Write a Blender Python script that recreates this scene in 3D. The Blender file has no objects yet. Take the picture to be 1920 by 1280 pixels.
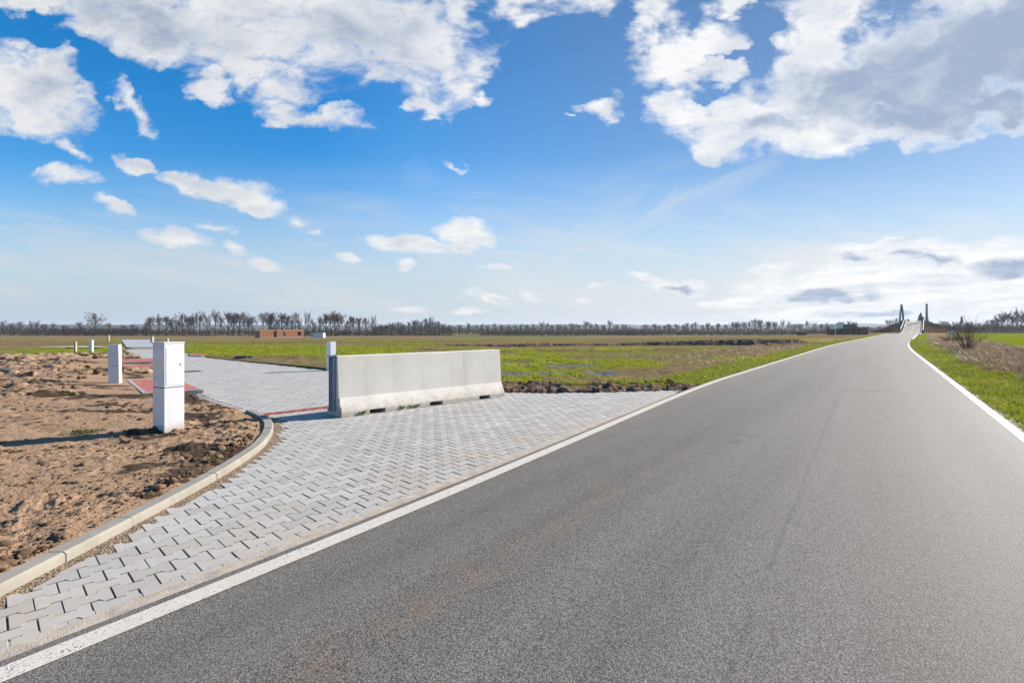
import bpy, bmesh, math, random
import numpy as np
from mathutils import Vector, Matrix
R = math.radians
random.seed(7); rng = np.random.default_rng(11)
scn = bpy.context.scene
COL = scn.collection
SUN_AZ, SUN_EL = 58.0, 27.0          # bearing to the right of straight ahead (+Y), elevation
CAM_H = 1.5

# ------------------------------------------------------------------ object helpers
def tag(o, label=None, cat=None, group=None, kind=None):
    if label: o['label'] = label
    if cat: o['category'] = cat
    if group: o['group'] = group
    if kind: o['kind'] = kind
    return o
def link(name, me, mat=None, parent=None, loc=(0, 0, 0)):
    o = bpy.data.objects.new(name, me); COL.objects.link(o)
    if mat is not None and me is not None: me.materials.append(mat)
    if parent is not None: o.parent = parent
    o.location = loc
    return o
def empty(name, loc, rz=0.0):
    o = bpy.data.objects.new(name, None); COL.objects.link(o)
    o.location = loc; o.rotation_euler = (0, 0, rz); o.empty_display_size = .3
    return o
def copy_tree(o, parent=None):
    c = o.copy(); COL.objects.link(c)
    if parent is not None: c.parent = parent
    for ch in list(o.children): copy_tree(ch, c)
    return c
def np_mesh(name, V, F, smooth=False, attrs=None, uv=None):
    """V (n,3); F (m,k) fixed-size faces or list of faces"""
    me = bpy.data.meshes.new(name)
    V = np.asarray(V, dtype=np.float32)
    if isinstance(F, np.ndarray):
        m, k = F.shape
        me.vertices.add(len(V)); me.vertices.foreach_set('co', V.ravel())
        me.loops.add(m * k); me.loops.foreach_set('vertex_index', F.astype(np.int32).ravel())
        me.polygons.add(m)
        me.polygons.foreach_set('loop_start', np.arange(0, m * k, k, dtype=np.int32))
        me.polygons.foreach_set('loop_total', np.full(m, k, dtype=np.int32))
    else:
        me.from_pydata(V.tolist(), [], F)
    me.update(calc_edges=True); me.validate()
    if smooth: me.polygons.foreach_set('use_smooth', np.ones(len(me.polygons), dtype=bool))
    for n, a in (attrs or {}).items():
        at = me.attributes.new(n, 'FLOAT', 'POINT'); at.data.foreach_set('value', np.asarray(a, dtype=np.float32))
    return me
class MB:
    """collects simple shapes, becomes ONE mesh"""
    def __init__(s): s.v = []; s.f = []
    def add(s, V, F):
        n = len(s.v); s.v += [tuple(p) for p in V]; s.f += [tuple(i + n for i in f) for f in F]
    def box(s, c, size, rz=0.0, taper=1.0):
        hx, hy, hz = [a / 2 for a in size]; V = []
        for z, t in ((-hz, 1), (hz, taper)):
            for x, y in ((-hx, -hy), (hx, -hy), (hx, hy), (-hx, hy)):
                X, Y = x * t, y * t
                V.append((c[0] + X * math.cos(rz) - Y * math.sin(rz), c[1] + X * math.sin(rz) + Y * math.cos(rz), c[2] + z))
        s.add(V, [(3, 2, 1, 0), (4, 5, 6, 7), (0, 1, 5, 4), (1, 2, 6, 5), (2, 3, 7, 6), (3, 0, 4, 7)])
    def tube(s, pts, rad, n=6, cap=True):
        pts = [Vector(p) for p in pts]; base = len(s.v); rings = []
        for i, p in enumerate(pts):
            d = (pts[min(i + 1, len(pts) - 1)] - pts[max(i - 1, 0)]).normalized()
            a = d.cross(Vector((0, 0, 1)))
            if a.length < 1e-3: a = Vector((1, 0, 0))
            a.normalize(); b = d.cross(a); r = rad[i] if hasattr(rad, '__len__') else rad
            rings.append([p + (a * math.cos(2 * math.pi * k / n) + b * math.sin(2 * math.pi * k / n)) * r for k in range(n)])
        V = [q for rg in rings for q in rg]; F = []
        for i in range(len(pts) - 1):
            for k in range(n):
                F.append((i * n + k, (i + 1) * n + k, (i + 1) * n + (k + 1) % n, i * n + (k + 1) % n))
        if cap:
            F.append(tuple(range(n - 1, -1, -1)) if False else tuple(range(n))); F.append(tuple((len(pts) - 1) * n + k for k in range(n - 1, -1, -1)))
        s.add(V, F)
    def mesh(s, name): 
        me = bpy.data.meshes.new(name); me.from_pydata(s.v, [], s.f); me.update()
        bm = bmesh.new(); bm.from_mesh(me); bmesh.ops.recalc_face_normals(bm, faces=bm.faces); bm.to_mesh(me); bm.free()
        return me
    def build(s, name, mat, parent=None, loc=(0, 0, 0), bevel=0.0, seg=2):
        o = link(name, s.mesh(name), mat, parent, loc)
        if bevel:
            m = o.modifiers.new('bevel', 'BEVEL'); m.width = bevel; m.segments = seg; m.limit_method = 'ANGLE'; m.angle_limit = R(25)
        return o

# ------------------------------------------------------------------ numpy noise
def _h(ix, iy, seed):
    n = (ix.astype(np.int64) * 374761393 + iy.astype(np.int64) * 668265263 + seed * 1274126177) & 0xFFFFFFFF
    n = ((n ^ (n >> 13)) * 1274126177) & 0xFFFFFFFF
    n = ((n ^ (n >> 16)) * 2246822519) & 0xFFFFFFFF
    return ((n ^ (n >> 15)) & 0xFFFFFF) / float(0xFFFFFF)
def vnoise(x, y, seed=0):
    x = np.asarray(x, float); y = np.asarray(y, float)
    ix, iy = np.floor(x), np.floor(y); fx, fy = x - ix, y - iy
    fx = fx * fx * fx * (fx * (fx * 6 - 15) + 10); fy = fy * fy * fy * (fy * (fy * 6 - 15) + 10)
    a = _h(ix, iy, seed); b = _h(ix + 1, iy, seed); c = _h(ix, iy + 1, seed); d = _h(ix + 1, iy + 1, seed)
    return a * (1 - fx) * (1 - fy) + b * fx * (1 - fy) + c * (1 - fx) * fy + d * fx * fy
def fbm(x, y, oct=4, seed=0, gain=.5):
    s = 0; a = 1; t = 0
    for o in range(oct):
        s = s + a * vnoise(x * 2 ** o + 17.3 * o, y * 2 ** o - 9.1 * o, seed + o * 7); t += a; a *= gain
    return s / t
def ss(a, b, x): 
    t = np.clip((x - a) / (b - a), 0, 1); return t * t * (3 - 2 * t)
def in_poly(x, y, P):
    c = np.zeros(np.shape(x), bool); n = len(P)
    for i in range(n):
        x0, y0 = P[i]; x1, y1 = P[(i + 1) % n]
        if y0 == y1: continue
        m = ((y0 > y) != (y1 > y)) & (x < (x1 - x0) * (y - y0) / (y1 - y0) + x0); c ^= m
    return c
def poly_dist(x, y, P, closed=True):
    d = np.full(np.shape(x), 1e9); n = len(P)
    for i in range(n if closed else n - 1):
        ax, ay = P[i]; bx, by = P[(i + 1) % n]; dx, dy = bx - ax, by - ay
        t = np.clip(((x - ax) * dx + (y - ay) * dy) / (dx * dx + dy * dy + 1e-12), 0, 1)
        d = np.minimum(d, np.hypot(x - ax - t * dx, y - ay - t * dy))
    return d
def sdist(x, y, P): return np.where(in_poly(x, y, P), -1, 1) * poly_dist(x, y, P)

# ------------------------------------------------------------------ node helpers
class NT:
    def __init__(s, name, world=False):
        if world: s.m = bpy.data.worlds.new(name)
        else: s.m = bpy.data.materials.new(name)
        s.m.use_nodes = True; s.t = s.m.node_tree; s.t.nodes.clear()
    def n(s, ty, ins=None, **kw):
        nd = s.t.nodes.new(ty)
        for k, v in kw.items(): setattr(nd, k, v)
        for k, v in (ins or {}).items(): s.set(nd, k, v)
        return nd
    def set(s, nd, k, v):
        i = nd.inputs[k]
        if isinstance(v, bpy.types.NodeSocket): s.t.links.new(v, i)
        elif isinstance(v, bpy.types.Node): s.t.links.new(v.outputs[0], i)
        else:
            if i.type == 'RGBA' and len(v) == 3: v = (*v, 1)
            i.default_value = v
    def math(s, op, a, b=0.0, c=0.0, clamp=False):
        nd = s.n('ShaderNodeMath', operation=op, use_clamp=clamp)
        s.set(nd, 0, a); s.set(nd, 1, b); s.set(nd, 2, c); return nd.outputs[0]
    def vmath(s, op, a, b=(0, 0, 0), sc=None):
        nd = s.n('ShaderNodeVectorMath', operation=op); s.set(nd, 0, a)
        if op != 'SCALE': s.set(nd, 1, b)
        if sc is not None: s.set(nd, 'Scale', sc)
        return nd.outputs['Value'] if op in ('LENGTH', 'DOT_PRODUCT', 'DISTANCE') else nd.outputs[0]
    def mix(s, f, a, b, blend='MIX'):
        nd = s.n('ShaderNodeMix', data_type='RGBA', blend_type=blend); nd.clamp_factor = True
        s.set(nd, 0, f); s.set(nd, 6, a); s.set(nd, 7, b); return nd.outputs[2]
    def noise(s, vec, scale, detail=4, rough=.55, dist=0.0, dim='3D'):
        nd = s.n('ShaderNodeTexNoise', noise_dimensions=dim); 
        if vec is not None: s.set(nd, 'Vector', vec)
        s.set(nd, 'Scale', scale); s.set(nd, 'Detail', detail); s.set(nd, 'Roughness', rough); s.set(nd, 'Distortion', dist)
        return nd
    def vor(s, vec, scale, feature='F1', rnd=1.0):
        nd = s.n('ShaderNodeTexVoronoi', feature=feature); s.set(nd, 'Vector', vec); s.set(nd, 'Scale', scale); s.set(nd, 'Randomness', rnd); return nd
    def step(s, x, a, b):
        nd = s.n('ShaderNodeMapRange', interpolation_type='SMOOTHSTEP'); s.set(nd, 0, x); s.set(nd, 1, a); s.set(nd, 2, b); return nd.outputs[0]
    def lin(s, x, a, b, c=0., d=1.):
        nd = s.n('ShaderNodeMapRange'); s.set(nd, 0, x); s.set(nd, 1, a); s.set(nd, 2, b); s.set(nd, 3, c); s.set(nd, 4, d); return nd.outputs[0]
    def attr(s, name): return s.n('ShaderNodeAttribute', attribute_name=name).outputs['Fac']
    def pos(s): return s.n('ShaderNodeNewGeometry').outputs['Position']
    def obj(s): return s.n('ShaderNodeTexCoord').outputs['Object']
    def bump(s, h, strength=.5, dist=.02, nrm=None):
        nd = s.n('ShaderNodeBump', {'Strength': strength, 'Distance': dist, 'Height': h})
        if nrm is not None: s.set(nd, 'Normal', nrm)
        return nd.outputs[0]
    def out(s, col, rough=.8, bump=None, spec=.3, metal=0.0, transl=0.0, coat=0.0):
        p = s.n('ShaderNodeBsdfPrincipled', {'Base Color': col, 'Roughness': rough, 'Specular IOR Level': spec, 'Metallic': metal})
        if coat: s.set(p, 'Coat Weight', coat)
        if bump is not None: s.set(p, 'Normal', bump)
        sh = p.outputs[0]
        if transl:
            t = s.n('ShaderNodeBsdfTranslucent', {'Color': col}); mx = s.n('ShaderNodeMixShader', {0: transl})
            s.t.links.new(sh, mx.inputs[1]); s.t.links.new(t.outputs[0], mx.inputs[2]); sh = mx.outputs[0]
        o = s.n('ShaderNodeOutputMaterial'); s.t.links.new(sh, o.inputs[0]); return s.m
def simple(name, col, rough=.7, var=.15, scale=3.0, metal=0.0, spec=.3, bump=0.0):
    t = NT(name); n = t.noise(t.obj(), scale, 5)
    c = t.mix(t.lin(n.outputs[0], .3, .7), [a * (1 - var) for a in col], [min(1, a * (1 + var)) for a in col])
    b = t.bump(t.noise(t.obj(), scale * 12, 4).outputs[0], bump, .01) if bump else None
    return t.out(c, rough, b, spec, metal)

# ------------------------------------------------------------------ camera, light
cam = bpy.data.cameras.new('camera'); co = bpy.data.objects.new('camera', cam); COL.objects.link(co)
cam.lens = 18.0; cam.sensor_width = 36.0; cam.sensor_fit = 'HORIZONTAL'; cam.shift_y = -24 / 1920
cam.clip_start = .05; cam.clip_end = 20000
co.location = (0, 0, CAM_H); co.rotation_euler = (R(90), 0, 0)
scn.camera = co
sun = bpy.data.lights.new('sun', 'SUN'); so = bpy.data.objects.new('sun', sun); COL.objects.link(so)
sun.energy = 5.0; sun.angle = R(.55); sun.color = (1.0, .93, .84)
sd = Vector((math.sin(R(SUN_AZ)) * math.cos(R(SUN_EL)), math.cos(R(SUN_AZ)) * math.cos(R(SUN_EL)), math.sin(R(SUN_EL))))
so.rotation_euler = sd.to_track_quat('Z', 'Y').to_euler(); so.location = sd * 60
scn.view_settings.view_transform = 'Standard'; scn.view_settings.look = 'None'
scn.view_settings.exposure = 1.0; scn.view_settings.gamma = 1
scn.cycles.max_bounces = 6; scn.cycles.volume_bounces = 0; scn.cycles.transparent_max_bounces = 8
scn.cycles.use_denoising = True

# ------------------------------------------------------------------ sky with clouds (world)
def build_world():
    w = NT('World', world=True); scn.world = w.m
    sky = w.n('ShaderNodeTexSky', sky_type='NISHITA'); sky.sun_disc = False
    sky.sun_elevation = R(SUN_EL); sky.sun_rotation = R(SUN_AZ); sky.altitude = 200; sky.air_density = 1.0; sky.dust_density = .15; sky.ozone_density = 3.0
    D = w.vmath('NORMALIZE', w.n('ShaderNodeTexCoord').outputs['Generated'])
    sp = w.n('ShaderNodeSeparateXYZ', {0: D}); x, y, z = sp.outputs
    yy = w.math('MAXIMUM', y, .06)
    u = w.math('DIVIDE', x, yy); v = w.math('DIVIDE', z, yy)
    P = w.n('ShaderNodeCombineXYZ', {0: u, 1: v, 2: 0.0}).outputs[0]
    zz = w.math('ADD', w.math('MAXIMUM', z, 0.0), .16)
    Q = w.n('ShaderNodeCombineXYZ', {0: w.math('DIVIDE', x, zz), 1: w.math('DIVIDE', y, zz), 2: .3}).outputs[0]
    # breaks the outlines of the cloud banks
    wa = w.lin(v, 0, .6, .03, .24)
    wn = w.noise(w.vmath('MULTIPLY', P, (7, 10, 1)), 1.0, 9, .58)
    Pw = w.vmath('ADD', P, w.vmath('SCALE', w.vmath('SUBTRACT', wn.outputs['Color'], (.5, .5, .5)), sc=wa))
    def blobs(L, src):
        d = None
        for (px, py, rx, ry, rot, wt) in L:
            m = w.n('ShaderNodeMapping', vector_type='TEXTURE')
            w.set(m, 0, src); m.inputs[1].default_value = ((px - 960) / 960, (616 - py) / 960, 0)
            m.inputs[2].default_value = (0, 0, R(rot)); m.inputs[3].default_value = (rx / 960, ry / 960, 1)
            g = w.n('ShaderNodeTexGradient', {0: m.outputs[0]}, gradient_type='SPHERICAL')
            b = g.outputs['Fac'] if wt == 1 else w.math('MULTIPLY', g.outputs['Fac'], wt)
            d = b if d is None else w.math('MAXIMUM', d, b)
        return d
    CUM = [  # (px, py, rx, ry, rotation, weight) in degrees of view around straight ahead
        (70, -20, 170, 60, -22, 1), (240, 25, 230, 95, -22, 1), (430, 60, 300, 110, -12, 1), (470, 140, 130, 60, -18, .9), (600, 30, 260, 110, -8, 1),
        (730, 65, 210, 85, -14, 1), (820, 95, 120, 110, -35, 1), (850, 150, 75, 75, 0, .8), (855, 20, 60, 60, 0, .7), (795, 188, 55, 26, 0, .8), (900, 192, 34, 16, 0, .7),
        (0, 165, 130, 85, -30, 1), (95, 172, 120, 62, -34, 1), (60, 215, 120, 50, -20, .9), (150, 180, 60, 26, -20, .7), (-60, 170, 120, 100, 0, 1),
        (250, 200, 72, 22, -45, .75), (575, 212, 150, 32, -8, .85), (515, 222, 50, 18, 0, .8), (395, 165, 60, 30, 0, .7),
        (130, 328, 75, 26, 0, .8), (128, 272, 45, 20, -20, .8), (245, 298, 60, 18, -14, .75), (205, 375, 52, 17, -20, .9), (420, 355, 140, 34, -16, 1), (350, 335, 50, 22, -25, .9),
        (490, 392, 40, 17, 0, .7), (330, 445, 84, 27, -14, 1), (402, 428, 46, 13, -8, .7), (432, 464, 36, 14, -10, .7), (495, 488, 48, 20, -12, 1), (560, 408, 36, 18, -20, .6), (600, 437, 26, 14, -8, .6),
        (765, 461, 90, 24, -5, 1), (872, 438, 72, 29, -10, 1), (868, 463, 38, 18, 0, .9), (655, 490, 30, 12, -8, .8), (757, 498, 20, 11, -20, .8), (930, 505, 54, 11, 4, .75),
        (917, 556, 50, 13, -12, .8), (885, 551, 26, 8, 0, .7), (996, 557, 30, 12, -14, .75), (770, 580, 44, 8, 0, .6), (880, 583, 50, 7, 0, .55), (1120, 538, 24, 8, 0, .6), (1100, 560, 30, 7, 0, .4),
        (1010, 0, 150, 66, 6, 1), (980, 40, 60, 26, 0, .7), (1130, 191, 54, 24, 0, .85), (850, 298, 22, 10, 0, .6), (1070, 212, 20, 9, 0, .55),
        (1280, 90, 130, 58, 26, 1), (1200, 45, 60, 50, 60, .7), (1235, 15, 70, 60, 0, .7), (1290, 138, 60, 34, 0, .72), (1390, 8, 60, 30, 0, .9), (1375, 140, 50, 24, 0, .5), (1225, 55, 30, 50, 0, .6),
        (1545, 60, 90, 120, -25, 1), (1560, 15, 120, 50, 0, .9), (1520, 130, 90, 46, 0, 1), (1275, 205, 72, 50, -10, .95), (1330, 250, 70, 56, 30, 1), (1400, 225, 130, 62, 15, 1),
        (1560, 190, 200, 95, 10, 1), (1740, 150, 280, 140, 10, 1), (1880, 60, 260, 170, 20, 1), (1480, 265, 180, 46, -2, 1), (1700, 238, 260, 56, 3, 1), (1890, 195, 160, 78, 10, 1), (1960, 120, 200, 130, 10, 1),
        (1612, 474, 90, 30, 0, 1), (1700, 468, 110, 30, 0, 1), (1790, 472, 110, 34, 0, 1), (1895, 478, 100, 50, 0, 1), (1650, 512, 180, 42, 0, 1), (1800, 520, 200, 56, 0, 1), (1470, 535, 150, 26, 8, .8),
        (1560, 588, 240, 18, 0, .85), (1600, 545, 220, 40, 4, 1), (1750, 540, 240, 46, 0, 1), (1900, 545, 180, 60, 0, 1), (1265, 537, 84, 18, -4, .95), (1210, 518, 46, 10, -6, .8), (1440, 515, 66, 20, 10, .8), (1395, 565, 110, 14, 0, .8)]
    GREY = [(1840, 130, 320, 180, 12, 1), (1640, 175, 210, 80, 6, .9), (1720, 210, 220, 60, 6, .8), (1450, 235, 70, 26, 0, .5), (1735, 482, 90, 18, 0, .85), (1540, 562, 110, 18, 0, .85), (1895, 500, 90, 20, 0, .75), (1640, 558, 50, 14, 0, .5),
        (1270, 542, 60, 12, 0, .8), (1700, 592, 200, 16, 0, .6), (1905, 590, 150, 18, 0, .6), (260, 30, 300, 60, -18, .42), (100, 170, 100, 40, 0, .25), (640, 60, 240, 50, -8, .22), (1590, 482, 60, 14, 0, .5)]
    d = blobs(CUM, Pw); gf = blobs(GREY, Pw)
    n1 = w.noise(Q, 2.1, 10, .62, .15).outputs[0]
    so_ = w.vmath('ADD', Q, (.10, .05, .03)); n2 = w.noise(so_, 2.1, 7, .6, .15).outputs[0]
    n3 = w.noise(w.vmath('MULTIPLY', P, (9, 14, 1)), 1.0, 9, .62, .4).outputs[0]
    nn = w.math('ADD', w.math('MULTIPLY', w.math('SUBTRACT', n1, .5), 1.5), w.math('MULTIPLY', w.math('SUBTRACT', n3, .5), 2.0))
    dens = w.math('ADD', w.math('MULTIPLY', w.math('POWER', d, .8), 1.25), w.math('MULTIPLY', nn, w.step(d, 0.0, .12)))
    cov = w.math('POWER', w.step(dens, .06, .84), 1.15)
    fn = w.noise(w.vmath('MULTIPLY', P, (16, 30, 1)), 1.0, 8, .68, 1.2).outputs[0]
    fringe = w.math('MULTIPLY', w.step(w.math('ADD', dens, w.math('MULTIPLY', w.math('SUBTRACT', fn, .5), 1.7)), .0, .75), w.math('MULTIPLY', w.step(d, .02, .16), .55))
    cov = w.math('MAXIMUM', w.math('MULTIPLY', cov, w.lin(fn, .25, .5, .72, 1.0)), fringe)
    thick = w.step(dens, .4, 1.1)
    front = w.step(y, .03, .12); up = w.step(z, 0.0, .012)
    cov = w.math('MULTIPLY', w.math('MULTIPLY', cov, front), up)
    emb = w.math('MULTIPLY', w.math('SUBTRACT', n2, n1), 1.6)
    det = w.math('MULTIPLY', w.math('SUBTRACT', n3, .5), .7)
    gs = w.math('MULTIPLY', w.step(w.math('ADD', gf, w.math('ADD', w.math('MULTIPLY', nn, .35), 0.0)), .0, .55), w.step(dens, .35, .8))
    lum = w.math('SUBTRACT', .9, w.math('ADD', w.math('MULTIPLY', gs, .80), w.math('MULTIPLY', thick, .08)))
    lum = w.math('ADD', w.math('ADD', lum, emb), w.math('ADD', det, w.math('MULTIPLY', w.math('MULTIPLY', w.math('SUBTRACT', wn.outputs[0], .5), gs), .9)), clamp=True)
    ccol = w.mix(lum, (.37, .455, .61), (1.0, 1.0, 1.0))
    # clouds nearer the sun are brighter
    sunside = w.lin(x, -.7, .6, .87, 1.04)
    ccol = w.vmath('SCALE', ccol, sc=w.math('MULTIPLY', sunside, CLOUD))
    # thin high veil and streaks
    rot = w.n('ShaderNodeMapping'); rot.inputs[2].default_value = (0, 0, R(7)); w.set(rot, 0, P)
    st = w.noise(w.vmath('MULTIPLY', rot.outputs[0], (2.2, 15, 1)), 1.0, 7, .62, .6).outputs[0]
    rot2 = w.n('ShaderNodeMapping'); rot2.inputs[2].default_value = (0, 0, R(-30)); w.set(rot2, 0, P)
    st2 = w.noise(w.vmath('MULTIPLY', rot2.outputs[0], (3.0, 13, 1)), 1.0, 7, .62, .8).outputs[0]
    veil = w.math('MULTIPLY', w.step(st, .44, .68), w.math('MULTIPLY', w.step(v, .0, .06), w.math('SUBTRACT', 1.0, w.step(v, .10, .34))))
    vb = blobs([(1500, 520, 420, 70, 8, 1), (1320, 560, 500, 60, 0, .9), (1800, 560, 400, 80, 0, 1)], P)
    vb2 = blobs([(1180, 400, 190, 90, 32, 1), (1330, 350, 200, 36, 24, .8), (1080, 470, 240, 90, 20, .8), (740, 290, 120, 40, -40, .3)], P)
    veil = w.math('ADD', w.math('MULTIPLY', veil, .8), w.math('ADD', w.math('MULTIPLY', vb, w.lin(st, .3, .7, .5, 1.2)), w.math('MULTIPLY', vb2, w.math('MULTIPLY', w.step(st2, .36, .68), .95))), clamp=True)
    veil = w.math('MULTIPLY', veil, front)
    prox = w.vmath('DOT_PRODUCT', D, tuple(sd))
    hs = w.n('ShaderNodeHueSaturation', {'Hue': .5, 'Saturation': w.lin(prox, .3, .95, 1.42, 1.10), 'Value': w.lin(prox, .45, .97, 1.03, .54), 'Color': sky.outputs[0]})
    hz = w.math('SUBTRACT', 1.0, w.step(v, .0, .36))
    hcol = w.mix(w.lin(x, -.6, .5), (2.9, 3.45, 4.05), (3.9, 4.2, 4.35))
    base = w.mix(hz, hs.outputs[0], hcol)
    base = w.mix(w.math('MULTIPLY', veil, .8), base, w.vmath('SCALE', (.93, .96, 1.0), sc=w.math('MULTIPLY', sunside, CLOUD * .84)))
    col = w.mix(w.math('MULTIPLY', cov, .97), base, ccol)
    bg = w.n('ShaderNodeBackground', {0: col, 1: 0.088})
    o = w.n('ShaderNodeOutputWorld'); w.t.links.new(bg.outputs[0], o.inputs[0])
    scn.world.cycles.sampling_method = 'MANUAL'; scn.world.cycles.sample_map_resolution = 512
CLOUD, SKYV = 5.6, 1.0
build_world()

# ------------------------------------------------------------------ road layout
AX = R(36.0); TU = (math.sin(AX), math.cos(AX)); TN = (math.cos(AX), -math.sin(AX))
def curve(t):
    a = np.clip(t - 40, 0, 35); return .052 * a * a / 70 + .052 * np.maximum(t - 75, 0)
def rd_left(t): return -3.97 + .85 * (1 - ss(-2, 17, t)) * 1.0 + curve(t)
def rd_right(t): return 1.62 + curve(t) + .0 * t
PZ_T = np.array([-50, 40, 75, 120, 143, 165, 190, 215, 238, 252, 282, 300, 330, 370, 420, 3000.]); PZ_Z = np.array([0, 0, .06, .26, .35, .18, -.35, -.25, .3, 1.5, 4.7, 5.1, 4.6, 1.0, -1.0, -1.0])
def rd_z(t):
    # smoothed profile
    return sum(np.interp(t + k, PZ_T, PZ_Z) for k in (-9, -4.5, 0, 4.5, 9)) / 5
def w2t(x, y): return x * TU[0] + y * TU[1], x * TN[0] + y * TN[1]
def t2w(t, l): return t * TU[0] + l * TN[0], t * TU[1] + l * TN[1]
def px2g(px, py, z=0.0):
    d = (CAM_H - z) * 960 / (py - 616); return ((px - 960) / 960 * d, d)

# paved side road outline (plan, metres)
KERB = [(-2.86, .9), (-2.86, 2.0), (-2.87, 3.0), (-2.89, 4.0), (-2.93, 5.0), (-2.99, 5.6), (-3.1, 6.3), (-3.27, 6.9), (-3.52, 7.55), (-3.85, 8.18), (-4.2, 8.66), (-4.6, 9.1)]
def catmull(P, n=8):
    out = []
    for i in range(len(P) - 1):
        p0 = P[max(i - 1, 0)]; p1 = P[i]; p2 = P[i + 1]; p3 = P[min(i + 2, len(P) - 1)]
        for k in range(n):
            t = k / n
            out.append(tuple(.5 * ((2 * b) + (c - a) * t + (2 * a - 5 * b + 4 * c - e) * t * t + (3 * b - a - 3 * c + e) * t ** 3) for a, b, c, e in zip(p0, p1, p2, p3)))
    out.append(P[-1]); return out
KC = catmull(KERB)
LEFT_EDGE = [(-4.6, 9.1), (-6.2, 10.6), (-7.1, 11.6), (-9.6, 14.4), (-12.4, 17.9), (-14.5, 20.9), (-16.2, 23.0), (-26.0, 34.5), (-31.0, 41.0)]
RIGHT_EDGE = [(-28.2, 41.0), (-15.6, 26.2), (-6.95, 18.6), (-.1, 11.95), (1.6, 11.95), (3.75, 12.4)]
# side where the paving meets the asphalt of the main road
def pave_edge(t): return rd_left(t) - .135
PAVE = KC + LEFT_EDGE[1:] + RIGHT_EDGE + [t2w(t, float(pave_edge(t))) for t in np.linspace(12.6, -1.0, 30)]

FARROAD = [(-31.0, 41.0), (-50.5, 66), (-46.5, 66), (-28.2, 41.0)]
def field_z(x, y):
    t, l = w2t(x, y)
    fall = -np.clip(y - 60, 0, 185) * .0145 - .0012 * np.clip(y - 245, 0, 600)
    f = 1 - ss(-70, -8, l - curve(t)) ; fr = ss(20, 90, l - curve(t)) * .35
    z = fall * np.maximum(f, fr)
    z = z + .16 * ss(40, 62, y) * (1 - ss(80, 120, y)) * ss(-14, -22, x)
    return z
def terrain(x, y):
    t, l = w2t(x, y); c = curve(t)
    fz = field_z(x, y) + (fbm(x * .12, y * .12, 3, 5) - .5) * .22 * ss(5, 25, np.hypot(x, y))
    rz = rd_z(t)
    off = np.maximum(np.maximum(l - rd_right(t), rd_left(t) - l), 0)
    bank = rz - .035 - .02 * np.clip(off, 0, 1.4) - np.clip(off - 1.6, 0, 99) * .42
    up = np.where(rz > fz, np.maximum(bank, fz - .05 * 0), fz)
    k = 1 - ss(1.0, 4.0, off)
    z = np.where((rz - fz) > .5, np.maximum(bank, fz), fz * (1 - k) + (rz - .035) * k)
    z = np.where(off <= .02, np.minimum(z, rz - .06), z)
    return z

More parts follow.
